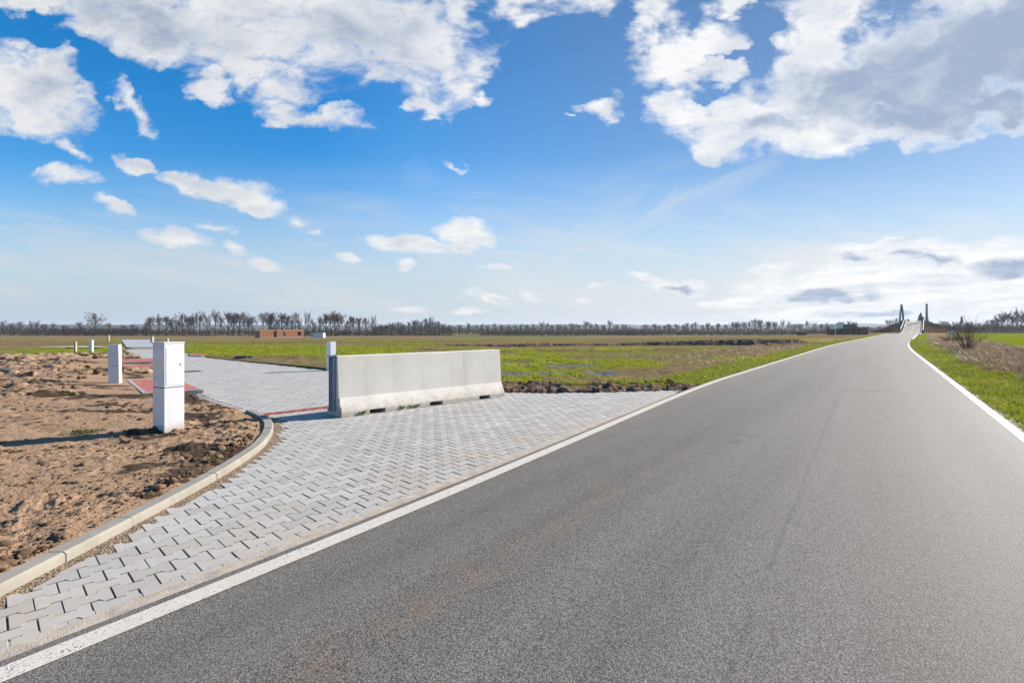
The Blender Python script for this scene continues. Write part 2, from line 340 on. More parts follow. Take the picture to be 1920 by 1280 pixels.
# ------------------------------------------------------------------ ground sheet
def ditch(x, y):
    """drainage ditch across the field, left of the road"""
    c = 45.5 + .13 * x * 0 + (x - 5) * .16
    d = np.abs(y - c); m = ss(-14, 2, x) * (1 - ss(23.5, 26.5, x))
    t_, l_ = w2t(x, y); return ss(-14, 2, x) * ss(-4.9, -6.2, l_ - curve(t_)), d
def build_ground():
    ang = np.concatenate([np.arange(-180, -62, 3.0), np.arange(-62, 62, .2), np.arange(62, 180, 3.0)])
    rad = np.concatenate([np.linspace(.6, 8, 30, endpoint=False), np.geomspace(8, 95, 520, endpoint=False), np.geomspace(95, 3000, 130)])
    A, RR = np.meshgrid(R(1) * ang, rad); x = RR * np.sin(A); y = RR * np.cos(A)
    z = terrain(x, y)
    t, l = w2t(x, y); lc = l - curve(t)
    sdp = np.minimum(sdist(x, y, PAVE), sdist(x, y, FARROAD))
    offR = l - rd_right(t); offL = rd_left(t) - l
    # mud bank beside the paving
    edge = poly_dist(x, y, RIGHT_EDGE[1:], False)
    nb = fbm(x * 1.3, y * 1.3, 4, 21)
    bankm = (1 - ss(.7, 1.9, edge + (nb - .5) * 2.2)) * (sdp > 0) * ss(-3.5, -1.2, x) * (offL > -.1)
    clod = fbm(x * 4, y * 4, 4, 33)
    z += bankm * ss(.0, .35, edge) * (.03 + .12 * ss(.4, .8, clod) * fbm(x * .8, y * .8, 2, 35) * 1.6 + .06 * (fbm(x * 11, y * 11, 3, 4) - .5))
    # rough pasture
    near = ss(12, 16, y) * (1 - ss(50, 70, y)) * (1 - ss(-6.5, -4.5, lc) * 1.0)
    rough = fbm(x * .9, y * .9, 4, 61)
    z += near * (np.abs(rough - .5) * .22 + (fbm(x * 3.1, y * 3.1, 3, 62) - .5) * .10) * ss(0, 1.5, sdp)
    # right-hand verge dip and hummocks
    rv = ss(1.2, 3.0, offR) * (1 - ss(5.2, 8, offR)) * (y < 120)
    z += rv * ((fbm(x * 1.1, y * 1.1, 4, 71) - .5) * .35 + .05)
    dm, dd = ditch(x, y); n_d = fbm(x * .7, y * .7, 3, 55)
    z -= dm * .5 * (1 - ss(.75, 1.35, dd + (n_d - .5) * .5))
    ys = y - (45.5 + (x - 5) * .16) + (n_d - .5) * .8; rise = (.14 + .28 * ss(6, 20, x)) * ss(-20, 0, x) * ss(-5.4, -7.5, lc)
    z += rise * ss(.35, .95, ys) * (1 - ss(8, 30, ys))
    z = np.where(sdp < .25, np.minimum(z, field_z(x, y) - np.where(y > 41.2, .03, .09)), z)
    # surface cover
    n0 = fbm(x * .16, y * .16, 4, 81); n1 = fbm(x * .55, y * .55, 4, 82)
    lush = ss(.38, .62, n0 + (n1 - .5) * .7)
    zoneA = ss(-3, 2, x) * ss(13.2, 15.5, y) * (1 - ss(31, 37, y)) * (1 - ss(-7.6, -5.5, lc))      # pasture by the barrier
    zoneB = (1 - ss(-9, -5, x)) * ss(24, 28, y + x * .15) * (1 - ss(40, 44, y)) * ss(0, .5, sdp)
    green = np.maximum(zoneA * (.35 + .75 * lush), zoneB * (.55 + .5 * lush) * ss(-38, -28, x))
    green = np.maximum(green, .42 * lush * ss(14, 20, y) * (1 - ss(70, 110, y)) * (lc < 0))
    vr = ss(.0, .25, offR) * (1 - ss(1.3, 2.1, offR + (n1 - .5) * 1.6)) + ss(0, .1, offL) * (1 - ss(1.0, 1.7, offL + (n1 - .5) * 1.2)) * (sdp > .2)
    fieldR = ss(5.0, 7.5, offR + (n1 - .5) * 3) * (offR < 260) * (1 - ss(150, 160, y))
    green = np.maximum(green, vr * (1 - ss(150, 230, t) * .8)); green = np.maximum(green, fieldR)
    mud = np.maximum(bankm, dm * (1 - ss(1.0, 3.2, dd + (n1 - .5) * 2)))
    strip = (1 - ss(.0, 1.3, np.abs(y - 36 - .05 * x + (n1 - .5) * 5))) * ss(-4, 3, x) * (1 - ss(16, 22, x))
    mud = np.maximum(mud, strip * .75)
    # grey stony patch right behind the barrier end
    stone = np.zeros_like(x)
    for (cx, cy, rx, ry) in ((.9, 16.6, 2.6, .9), (1.2, 20.5, 3.2, 1.3), (-1.5, 18.0, 1.5, .9)):
        stone = np.maximum(stone, 1 - ss(.55, 1.1, np.hypot((x - cx) / rx, (y - cy) / ry) + (n1 - .5) * .8))
    stone = np.maximum(stone, .8 * (1 - ss(.0, 1.0, np.abs(y - 27 - .1 * x + (n1 - .5) * 4))) * ss(-2, 3, x) * (1 - ss(9, 14, x)))
    dry = ss(1.0, 2.0, offR + (n1 - .5) * 1.2) * (1 - ss(5.0, 7.5, offR + (n1 - .5) * 3)) + ss(1.0, 1.6, offL) * (1 - ss(2.2, 4.5, offL + (n1 - .5) * 3)) * ss(19, 25, y)
    dry = np.maximum(dry, ss(225, 245, t) * (np.abs(lc) < 40) * (np.abs(lc) > 2))
    farg = ss(265, 285, y) * (1 - ss(318, 330, y)) * ss(-50, -30, x) * (1 - ss(30, 60, x))     # distant green crop
    V = np.stack([x, y, z], -1).reshape(-1, 3); nr, na = x.shape
    i = np.arange(nr - 1)[:, None] * na + np.arange(na - 1)[None]
    F = np.stack([i, i + na, i + na + 1, i + 1], -1).reshape(-1, 4)
    wrap = np.stack([np.arange(nr - 1) * na + na - 1, np.arange(1, nr) * na + na - 1, np.arange(1, nr) * na, np.arange(nr - 1) * na], -1)
    F = np.concatenate([F, wrap])[:, ::-1].copy()
    me = np_mesh('ground', V, F, True, {'green': green.ravel(), 'mud': mud.ravel(), 'stone': stone.ravel(), 'dry': np.clip(dry, 0, 1).ravel(), 'crop': farg.ravel(), 'ramp': (ss(222, 240, t) * (np.abs(lc + 1) < 45) * 1.0).ravel()})
    m = NT('ground'); p = m.pos()
    na_ = m.noise(p, .9, 6, .6).outputs[0]; nb_ = m.noise(p, 7, 5, .65).outputs[0]; nc = m.noise(m.vmath('MULTIPLY', p, (.02, .16, .1)), 1, 5, .6).outputs[0]
    fld = m.mix(m.lin(nc, .35, .65), (.155, .110, .055), (.235, .175, .100))
    fld = m.mix(m.math('MULTIPLY', m.step(na_, .5, .7), .6), fld, (.13, .125, .04))
    c = m.mix(m.attr('dry'), fld, m.mix(m.lin(nb_, .35, .65), (.17, .105, .055), (.38, .26, .15)))
    c = m.mix(m.attr('ramp'), c, m.mix(m.lin(m.noise(p, .35, 5).outputs[0], .4, .6), (.040, .026, .016), (.095, .060, .034)))
    g = m.attr('green'); gm = m.step(m.math('ADD', g, m.math('MULTIPLY', m.math('SUBTRACT', nb_, .5), .9)), .22, .55)
    gc = m.mix(m.lin(na_, .35, .65), (.110, .150, .004), (.255, .300, .008)); gc = m.mix(m.lin(nb_, .3, .7), gc, (.17, .19, .02))
    c = m.mix(gm, c, gc)
    c = m.mix(m.step(m.math('ADD', m.attr('stone'), m.math('MULTIPLY', m.math('SUBTRACT', nb_, .5), .8)), .4, .6), c, m.mix(m.lin(m.noise(p, 22, 4).outputs[0], .4, .6), (.08, .085, .09), (.20, .21, .22)))
    mm = m.step(m.math('ADD', m.attr('mud'), m.math('MULTIPLY', m.math('SUBTRACT', nb_, .5), .7)), .35, .6)
    c = m.mix(mm, c, m.mix(m.step(m.noise(p, 5, 6, .65).outputs[0], .42, .62), (.085, .058, .040), (.29, .205, .145)))
    c = m.mix(m.attr('crop'), c, (.05, .13, .025))
    b = m.bump(m.math('ADD', nb_, m.noise(p, 40, 3).outputs[0]), .8, .05)
    o = link('ground', me, m.out(c, 1.0, b, .0)); tag(o, kind='structure')
    return o
build_ground()

# ------------------------------------------------------------------ main road
TS = np.concatenate([np.arange(-14, 20, .5), np.arange(20, 100, 1.0), np.arange(100, 420, 2.0)])
def strip_mesh(name, lo, hi, dz, ts=TS, nl=8, camber=True):
    V = []; U = []
    for k in range(nl + 1):
        l = lo(ts) + (hi(ts) - lo(ts)) * k / nl
        X, Y = t2w(ts, l); V.append(np.stack([X, Y, rd_z(ts) + dz], -1)); U.append(np.stack([l - curve(ts), ts], -1))
    V = np.stack(V, 1); n = len(ts); U = np.stack(U, 1).reshape(-1, 2)
    i = np.arange(n - 1)[:, None] * (nl + 1) + np.arange(nl)[None]
    F = np.stack([i, i + 1, i + nl + 2, i + nl + 1], -1).reshape(-1, 4)
    me = np_mesh(name, V.reshape(-1, 3), F, True, {'lat': U[:, 0], 'along': U[:, 1]})
    return me
def asphalt_mat(name='asphalt', light=1.0):
    m = NT(name); p = m.pos(); lat = m.attr('lat'); al = m.attr('along')
    q = m.n('ShaderNodeCombineXYZ', {0: lat, 1: m.math('MULTIPLY', al, .03), 2: 0.0}).outputs[0]
    v1 = m.vor(p, 150); v2 = m.vor(p, 300)
    agg = m.math('ADD', m.math('MULTIPLY', v1.outputs['Distance'], .6), m.math('MULTIPLY', v2.outputs['Distance'], .4))
    cell = m.n('ShaderNodeSeparateColor', {0: v1.outputs['Color']}).outputs[0]
    big = m.noise(p, .7, 5, .6).outputs[0]; streak = m.noise(q, 1.6, 5, .6).outputs[0]
    base = m.mix(m.lin(streak, .35, .65), (.188, .172, .156), (.280, .258, .234))
    base = m.mix(m.lin(big, .3, .7, 0, .5), base, (.245, .226, .205))
    c = m.mix(m.lin(cell, 0, 1, 0, 1), m.vmath('SCALE', base, sc=.48), m.vmath('SCALE', base, sc=1.65))
    c = m.mix(m.step(agg, .52, .30), m.vmath('SCALE', c, sc=.42), c)
    # sandy dust along the left edge and one drag band of dried mud
    dn = m.noise(p, 3.0, 6, .65).outputs[0]
    e1 = m.math('MULTIPLY', m.step(m.math('ADD', lat, m.math('MULTIPLY', dn, .5)), -2.4, -3.6), .55)
    wob = m.math('MULTIPLY', m.math('SUBTRACT', streak, .5), .6)
    e2 = m.math('MULTIPLY', m.step(m.math('ABSOLUTE', m.math('ADD', m.math('ADD', lat, 2.05), wob)), .30, .0), m.step(dn, .40, .62))
    e2 = m.math('MULTIPLY', m.math('MULTIPLY', m.math('MULTIPLY', e2, m.step(cell, .15, .7)), .55), m.step(al, 9, 4))
    c = m.mix(m.math('MULTIPLY', e1, m.step(dn, .3, .6)), c, (.25, .205, .16)); c = m.mix(e2, c, (.24, .175, .115))
    # smooth tyre tracks and the joint between the two paver runs
    seam = m.math('MULTIPLY', m.step(m.math('ABSOLUTE', m.math('ADD', lat, m.math('ADD', m.math('ADD', .48, m.math('MULTIPLY', m.math('MINIMUM', al, 17), .026)), m.math('MULTIPLY', wob, .14)))), .026, .004), m.step(dn, .40, .56))
    c = m.mix(m.math('MULTIPLY', seam, .24), c, (.03, .03, .03))
    crack = m.math('MULTIPLY', m.step(m.math('ABSOLUTE', m.math('SUBTRACT', m.math('ADD', al, m.math('MULTIPLY', lat, -.5)), m.math('ADD', 15.2, wob))), .22, .03), m.math('MULTIPLY', m.step(lat, -1.3, -.8), m.step(lat, .6, .0)))
    c = m.mix(m.math('MULTIPLY', crack, .3), c, (.03, .03, .03))
    pale = m.step(m.noise(p, 1.7, 3, .5).outputs[0], .70, .76)
    c = m.mix(m.math('MULTIPLY', pale, .25), c, (.26, .25, .24))
    trk = m.math('ADD', m.step(m.math('ABSOLUTE', m.math('ADD', lat, 2.55)), .38, .05), m.step(m.math('ABSOLUTE', m.math('SUBTRACT', lat, .55)), .38, .05))
    c = m.mix(m.math('MULTIPLY', m.math('MULTIPLY', trk, m.lin(dn, .3, .7)), .42), c, m.vmath('SCALE', base, sc=.72))
    fine = m.n('ShaderNodeTexVoronoi', feature='DISTANCE_TO_EDGE'); m.set(fine, 'Vector', m.vmath('ADD', m.vmath('MULTIPLY', p, (1, 1, 0)), m.vmath('SCALE', m.noise(p, 3.0, 4).outputs['Color'], sc=.35))); m.set(fine, 'Scale', .38)
    ck = m.math('MULTIPLY', m.step(fine.outputs['Distance'], .006, .001), m.step(m.noise(p, .45, 3).outputs[0], .54, .60))
    c = m.mix(m.math('MULTIPLY', ck, .5), c, (.05, .048, .045))
    c = m.mix(m.math('MULTIPLY', m.step(m.math('ADD', lat, m.math('MULTIPLY', m.math('SUBTRACT', dn, .5), .16)), 1.60, 1.68), .85), c, (.115, .098, .085))
    c = m.vmath('SCALE', c, sc=light)
    b = m.bump(agg, .42, .008)
    return m.out(c, m.lin(streak, .3, .7, .66, .76), b, .15)
ASPH = asphalt_mat()
road = link('road', strip_mesh('road', lambda t: rd_left(t) - .07, lambda t: rd_right(t) + .14, 0.0, nl=14), ASPH); tag(road, kind='structure')
MORTAR = simple('mortar_strip', (.40, .345, .28), .95, .25, 9, 0, .1, .5)
rs = link('gutter_strip', strip_mesh('gutter_strip', lambda t: rd_left(t) - .235, lambda t: rd_left(t) - .068, -.002, TS[(TS > -2) & (TS < 12.5)], 3), MORTAR); tag(rs, kind='structure')
def paint_mat():
    m = NT('road_paint'); p = m.pos(); lat = m.attr('lat'); n = m.noise(p, 90, 4, .7).outputs[0]; n2 = m.noise(p, 6, 5).outputs[0]
    c = m.mix(m.lin(n2, .3, .7), (.49, .44, .37), (.59, .555, .495)); c = m.mix(m.step(m.math('ADD', n, m.math('MULTIPLY', n2, .35)), .74, .80), c, (.22, .19, .16)); c = m.mix(m.step(lat, -1, 1), c, (.68, .67, .65)); c = m.mix(m.math('MULTIPLY', m.step(m.noise(p, 26, 5, .7).outputs[0], .60, .68), .5), c, (.30, .27, .24))
    return m.out(c, .75, m.bump(n, .25, .004), .2)
PAINT = paint_mat()
def line_patch(name, lo, hi, ts): 
    o = link(name, strip_mesh(name, lo, hi, .004, ts, 1), PAINT); tag(o, kind='structure'); return o
TSL = TS[(TS < 330)]
line_patch('road_edge_line', lambda t: rd_left(t) - .005, lambda t: rd_left(t) + .135, TSL)
line_patch('road_edge_line', lambda t: rd_right(t) - .135, lambda t: rd_right(t) + 0, TSL)
for i, t0 in enumerate(np.arange(225, 300, 9.0)):
    line_patch('road_centre_line', lambda t: (rd_left(t) + rd_right(t)) / 2 - .09, lambda t: (rd_left(t) + rd_right(t)) / 2 + .09, np.arange(t0, t0 + 5.1, 1.0))

# ------------------------------------------------------------------ side road: sand bed, block paving, kerbs
def sand_mat(name, a, b, dark, sc=60):
    m = NT(name); p = m.pos(); n = m.noise(p, 4, 6, .65).outputs[0]; g = m.vor(p, sc).outputs
    cell = m.n('ShaderNodeSeparateColor', {0: g['Color']}).outputs[0]
    c = m.mix(m.lin(n, .3, .7), a, b); c = m.mix(m.step(cell, .62, .95), c, dark); c = m.mix(m.math('MULTIPLY', m.step(cell, .25, .0), .6), c, [min(1, k * 1.5) for k in b])
    c = m.mix(m.attr('fill'), m.vmath('SCALE', c, sc=.42), c)
    return m.out(c, .95, m.bump(m.math('ADD', g['Distance'], n), .8, .012), .15)
SAND = sand_mat('bedding_sand', (.20, .145, .095), (.29, .22, .15), (.11, .075, .05))
def build_bed():
    P = PAVE; xs = np.arange(-32, 4.2, .06)
    # fine triangulated sheet near the camera, coarse far: a clipped grid
    ys = np.concatenate([np.arange(-.4, 6.5, .03), np.arange(6.5, 14, .08), np.arange(14, 42, .5)])
    xs = np.concatenate([np.arange(-32, -12, .5), np.arange(-12, -4.8, .12), np.arange(-4.8, 4.4, .03)])
    X, Y = np.meshgrid(xs, ys); s = sdist(X, Y, P)
    Z = -.022 + .015 * (1 - ss(-2.3, -1.2, X)) + (fbm(X * 3, Y * 3, 4, 15) - .5) * .026
    dk = poly_dist(X, Y, KC, False); Z += .020 * (1 - ss(.02, .16, dk)) + .006 * (fbm(X * 20, Y * 20, 2, 3) - .5)
    t, l = w2t(X, Y); de = np.abs(l - pave_edge(t)); Z -= .012 * (1 - ss(.06, .16, de)) * (t > -1) * (t < 12)
    Z = np.minimum(Z, np.where(dk < .16, -.003, -.0062)); fill = np.maximum(1 - ss(.10, .22, dk), ss(.40, .56, fbm(X * 2.2, Y * 2.2, 4, 16) + .42 * (1 - ss(-2.3, -1.5, X)) - .12))
    Z += field_z(X, Y)
    n, m_ = X.shape; i = np.arange(n - 1)[:, None] * m_ + np.arange(m_ - 1)[None]
    F = np.stack([i, i + 1, i + m_ + 1, i + m_], -1).reshape(-1, 4)
    ok = (s < .06).ravel(); keep = ok[F].all(1); F = F[keep]
    used = np.unique(F); mp = -np.ones(X.size, int); mp[used] = np.arange(len(used))
    o = link('sand_bed', np_mesh('sand_bed', np.stack([X, Y, Z], -1).reshape(-1, 3)[used], mp[F], True, {'fill': fill.ravel()[used]}), SAND); tag(o, kind='structure')
build_bed()
PL, PP = .215, .1435                                              # block length, row pitch
def block_outline(gx=.0052, gy=.0052):
    hw, hn = PP / 2 * 1.25, PP / 2 * .75; e = PL / 2 - gx; hw -= gy; hn -= gy
    a1, a2 = .060, .044
    return [(-e, -hw), (-a1, -hw), (-a2, -hn), (a2, -hn), (a1, -hw), (e, -hw), (e, hw), (a1, hw), (a2, hn), (-a2, hn), (-a1, hw), (-e, hw)]
def clip_half(poly, nx, ny, c):
    out = []; m = len(poly)
    for i in range(m):
        p, q = poly[i], poly[(i + 1) % m]; dp = p[0] * nx + p[1] * ny - c; dq = q[0] * nx + q[1] * ny - c
        if dp <= 0: out.append(p)
        if (dp < 0) != (dq < 0) and dp != dq:
            s_ = dp / (dp - dq); out.append((p[0] + (q[0] - p[0]) * s_, p[1] + (q[1] - p[1]) * s_))
    return out
PA = R(44.0)                                                      # bearing of the block rows
RED_STRIP = [(-4.38, 8.86), (-3.2, 10.02), (-2.0, 11.2), (1.0, 14.2), (.75, 14.45), (-2.2, 11.5), (-3.45, 10.25), (-4.62, 9.1)]
STRIP_O = np.array((-4.25, 8.62)); STRIP_D = np.array((math.sin(PA), math.cos(PA))); STRIP_N = np.array((-math.cos(PA), math.sin(PA)))
def build_paving():
    ax = np.array((math.sin(PA), math.cos(PA))); ay = np.array((-math.cos(PA), math.sin(PA)))
    O0 = np.array((-2.363, 3.453)) - ax * PL * 0
    ol_far = block_outline(); ol_near = block_outline(.0026, .0044); V = []; F = []; tone = []; kind = []; side = []
    i0, i1 = -75, 260
    inset = .0034
    for j in range(-60, 290):
        ce = O0 + ay * (j * PP)
        i_ = np.arange(-80, 80) + (.5 if j % 2 else 0) + .5
        C = ce[None] + ax[None] * (i_ * PL)[:, None]
        # cull by polygon
        s = sdist(C[:, 0], C[:, 1], PAVE)
        for c, sd_ in zip(C, s):
            if sd_ > .12 or c[1] > 41 or c[1] < .6: continue
            r = random.random; ol = ol_near if c[0] + .25 * c[1] < -.6 + .5 * r() else ol_far
            jx, jy, ja = (r() - .5) * .004, (r() - .5) * .002, (r() - .5) * .012
            pts = [(c[0] + ax[0] * (a + jx) + ay[0] * (b + jy + a * ja), c[1] + ax[1] * (a + jx) + ay[1] * (b + jy + a * ja)) for a, b in ol]
            if sd_ > -.14:
                P = np.array(pts); t, l = w2t(P[:, 0], P[:, 1]); pe = pave_edge(t) - .045
                if (l > pe).any() and c[1] < 12.6:
                    tm = float(t.mean()); lim = float(pave_edge(tm)) - .045
                    # straight saw cut along the road
                    ln = math.hypot(1, 0)
                    slope = float((pave_edge(tm + .1) - pave_edge(tm - .1)) / .2)
                    nx_, ny_ = TN[0] - slope * TU[0], TN[1] - slope * TU[1]
                    px_, py_ = t2w(tm, lim); pts = clip_half(pts, nx_, ny_, px_ * nx_ + py_ * ny_)
                    if len(pts) < 3: continue
                    P = np.array(pts)
                    if np.abs(np.sum(P[:, 0] * np.roll(P[:, 1], -1) - P[:, 1] * np.roll(P[:, 0], -1))) / 2 < .0015: continue
                P = np.array(pts)
                inside = in_poly(P[:, 0], P[:, 1], PAVE); dk = poly_dist(P[:, 0], P[:, 1], KC, False)
                bad = (~inside) | (dk < .085)
                tt, ll = w2t(P[:, 0], P[:, 1]); bad &= ~((ll > pave_edge(tt) - .07) & (P[:, 1] < 12.7) & (tt > -1) & (dk > .085))
                if bad.any():
                    if bad.sum() > 5 and random.random() < .75: continue
                    # cut the corner that would run under the kerb
                    kd = np.argmin([math.hypot(c[0] - a, c[1] - b) for a, b in KC]); 
                    if poly_dist(np.array([c[0]]), np.array([c[1]]), KC, False)[0] < .3:
                        a = KC[max(kd - 1, 0)]; b = KC[min(kd + 1, len(KC) - 1)]; dx, dy = b[0] - a[0], b[1] - a[1]; L = math.hypot(dx, dy)
                        nx_, ny_ = -dy / L, dx / L
                        pts = clip_half(pts, nx_, ny_, KC[kd][0] * nx_ + KC[kd][1] * ny_ - .085 - random.random() * .03)
                        if len(pts) < 3: continue
                        P = np.array(pts)
                        if np.abs(np.sum(P[:, 0] * np.roll(P[:, 1], -1) - P[:, 1] * np.roll(P[:, 0], -1))) / 2 < .002: continue
                    elif bad.sum() > 6: continue
            zf = float(field_z(c[0], c[1])); far = c[1] > 15
            tx, ty, tz = (r() - .5) * .018, (r() - .5) * .018, (r() - .5) * .0035
            z0 = [zf + tz + (p[0] - c[0]) * tx + (p[1] - c[1]) * ty for p in pts]
            m = len(pts); b = len(V); cx = sum(p[0] for p in pts) / m; cy = sum(p[1] for p in pts) / m
            tn = r(); rel = np.dot(c - STRIP_O, STRIP_N); red = 1.0 if (0.16 < rel < .47) else 0.0
            if far:
                V += [(p[0], p[1], z) for p, z in zip(pts, z0)]; V += [(p[0], p[1], z - .022) for p, z in zip(pts, z0)]
                F.append(tuple(range(b, b + m))); k = b
                nv = 2 * m
            else:
                for p, z in zip(pts, z0):
                    dx, dy = cx - p[0], cy - p[1]; L = math.hypot(dx, dy) + 1e-9
                    V.append((p[0] + dx / L * inset, p[1] + dy / L * inset, z))
                V += [(p[0], p[1], z - .006) for p, z in zip(pts, z0)]; V += [(p[0], p[1], z - .045) for p, z in zip(pts, z0)]
                F.append(tuple(range(b, b + m)))
                for q in range(m): F.append((b + q, b + m + q, b + m + (q + 1) % m, b + (q + 1) % m))
                k = b + m; nv = 3 * m
            for q in range(m): F.append((k + q, k + m + q, k + m + (q + 1) % m, k + (q + 1) % m))
            tone += [tn] * nv; kind += [red] * nv; side += ([0.0] * m + [1.0] * m if far else [0.0] * m + [.75] * m + [1.0] * m)
    m = NT('block_paving'); p = m.pos(); tn = m.attr('tone'); n = m.noise(p, 1.1, 5, .6).outputs[0]; f = m.noise(p, 160, 3, .6).outputs[0]
    c = m.mix(tn, (.350, .338, .318), (.470, .452, .425)); c = m.mix(m.math('MULTIPLY', m.step(tn, .93, .97), .5), c, (.31, .31, .295))
    # sand dragged over the blocks near the road and beside the kerb
    sepx = m.n('ShaderNodeSeparateXYZ', {0: p}).outputs
    lat = m.math('ADD', m.math('MULTIPLY', sepx[0], TN[0]), m.math('MULTIPLY', sepx[1], TN[1]))
    d = m.math('MULTIPLY', m.step(lat, -5.2, -3.6), m.step(m.math('ADD', n, m.math('MULTIPLY', m.noise(p, 14, 5, .7).outputs[0], .5)), .58, .95))
    c = m.mix(m.math('MULTIPLY', d, .75), c, (.42, .35, .27)); c = m.mix(m.lin(m.noise(p, .35, 4).outputs[0], .4, .65, 0, .30), c, (.41, .37, .325))
    st = m.math('MULTIPLY', m.step(m.math('ABSOLUTE', m.math('SUBTRACT', m.math('ADD', lat, m.math('MULTIPLY', m.noise(p, 1.3, 3).outputs[0], .3)), -4.75)), .07, .0), m.math('MULTIPLY', m.step(sepx[0], -.9, -.2), m.step(sepx[0], 1.2, .6)))
    c = m.mix(m.math('MULTIPLY', st, .5), c, (.60, .60, .58))
    red = m.mix(tn, (.25, .055, .045), (.33, .085, .07)); c = m.mix(m.attr('red'), c, red)
    c = m.mix(m.lin(f, .35, .65, .0, .22), c, m.vmath('SCALE', c, sc=.55))
    c = m.mix(m.math('MULTIPLY', m.step(m.attr('side'), .15, .7), .9), c, m.mix(m.lin(n, .4, .6), (.055, .042, .032), (.13, .095, .065)))
    mat = m.out(c, .85, m.bump(f, .25, .004), .25)
    me = np_mesh('block_paving', V, F, False, {'tone': tone, 'red': kind, 'side': side})
    o = link('block_paving', me, mat); tag(o, kind='structure')
build_paving()

def concrete_mat(name, a, b, stain=(.35, .32, .27), rough=.85, dirt=0):
    m = NT(name); p = m.obj(); n = m.noise(p, 2.2, 6, .6).outputs[0]; n2 = m.noise(p, 11, 6, .65).outputs[0]; f = m.noise(p, 120, 3).outputs[0]
    str_ = m.noise(m.vmath('MULTIPLY', p, (3.0, 3.0, .25)), 1.0, 5, .6).outputs[0]
    c = m.mix(m.lin(n, .3, .7), a, b); c = m.mix(m.math('MULTIPLY', m.step(str_, .48, .72), .5), c, stain); c = m.mix(m.math('MULTIPLY', m.step(n2, .58, .75), .3), c, stain)
    pit = m.step(m.vor(p, 26).outputs['Distance'], .10, .05)
    c = m.mix(m.math('MULTIPLY', pit, .35), c, m.vmath('SCALE', c, sc=.5))
    if dirt: c = m.mix(m.math('MULTIPLY', m.step(m.math('ADD', m.n('ShaderNodeSeparateXYZ', {0: p}).outputs[2], m.math('MULTIPLY', m.math('SUBTRACT', n2, .5), .5)), .26, .0), dirt), c, (.30, .25, .19))
    return m.out(c, rough, m.bump(m.math('ADD', f, m.math('MULTIPLY', pit, -.8)), .25, .005), .25)
KERBM = concrete_mat('kerb_concrete', (.235, .215, .180), (.300, .275, .230), (.17, .145, .115))
def kerb_run(pts, seg_len, w, top, mat, name, bot=-.12, closed_joint=.006, zf=None):
    """kerb stones along a polyline; offset to its left"""
    L = [0]
    for a, b in zip(pts[:-1], pts[1:]): L.append(L[-1] + math.hypot(b[0] - a[0], b[1] - a[1]))
    def at(s):
        s = min(max(s, 0), L[-1]); i = max(k for k in range(len(L)) if L[k] <= s + 1e-9); i = min(i, len(pts) - 2)
        f = (s - L[i]) / max(L[i + 1] - L[i], 1e-9); a, b = pts[i], pts[i + 1]; d = math.hypot(b[0] - a[0], b[1] - a[1])
        return (a[0] + (b[0] - a[0]) * f, a[1] + (b[1] - a[1]) * f), (-(b[1] - a[1]) / d, (b[0] - a[0]) / d)
    mb = MB(); s = 0.0
    while s < L[-1] - .05:
        e = min(s + seg_len, L[-1]); k = max(2, int((e - s) / .2) + 1); V = []; F = []; ch = .018
        dz = (random.random() - .5) * .006; dn = (random.random() - .5) * .006
        for q in range(k):
            (x, y), (nx, ny) = at(s + closed_joint / 2 + (e - s - closed_joint) * q / (k - 1))
            z0 = zf(x, y) if zf else 0.0
            tp = top + dz + z0
            prof = [(0, bot + z0), (.0, tp - ch), (ch, tp), (w - .006, tp), (w, tp - .006), (w, bot + z0)]
            V += [(x + nx * (a + dn), y + ny * (a + dn), b) for a, b in prof]
        m = 6
        for q in range(k - 1):
            for h in range(m - 1): F.append((q * m + h, q * m + h + 1, (q + 1) * m + h + 1, (q + 1) * m + h))
        F.append(tuple(range(m))); F.append(tuple((k - 1) * m + h for h in range(m - 1, -1, -1)))
        mb.add(V, F); s = e
    o = link(name, mb.mesh(name), mat); tag(o, kind='structure'); return o
kerb_run(KC, .60, .125, .066, KERBM, 'kerb')
KERBG = concrete_mat('grey_kerb_concrete', (.29, .285, .275), (.37, .365, .35), (.2, .19, .17))
kerb_run([LEFT_EDGE[0]] + LEFT_EDGE[1:3], 1.0, .07, .012, KERBG, 'kerb', zf=lambda x, y: float(field_z(x, y)))
kerb_run(LEFT_EDGE[3:7], 1.0, .07, .02, KERBG, 'kerb', zf=lambda x, y: float(field_z(x, y)))

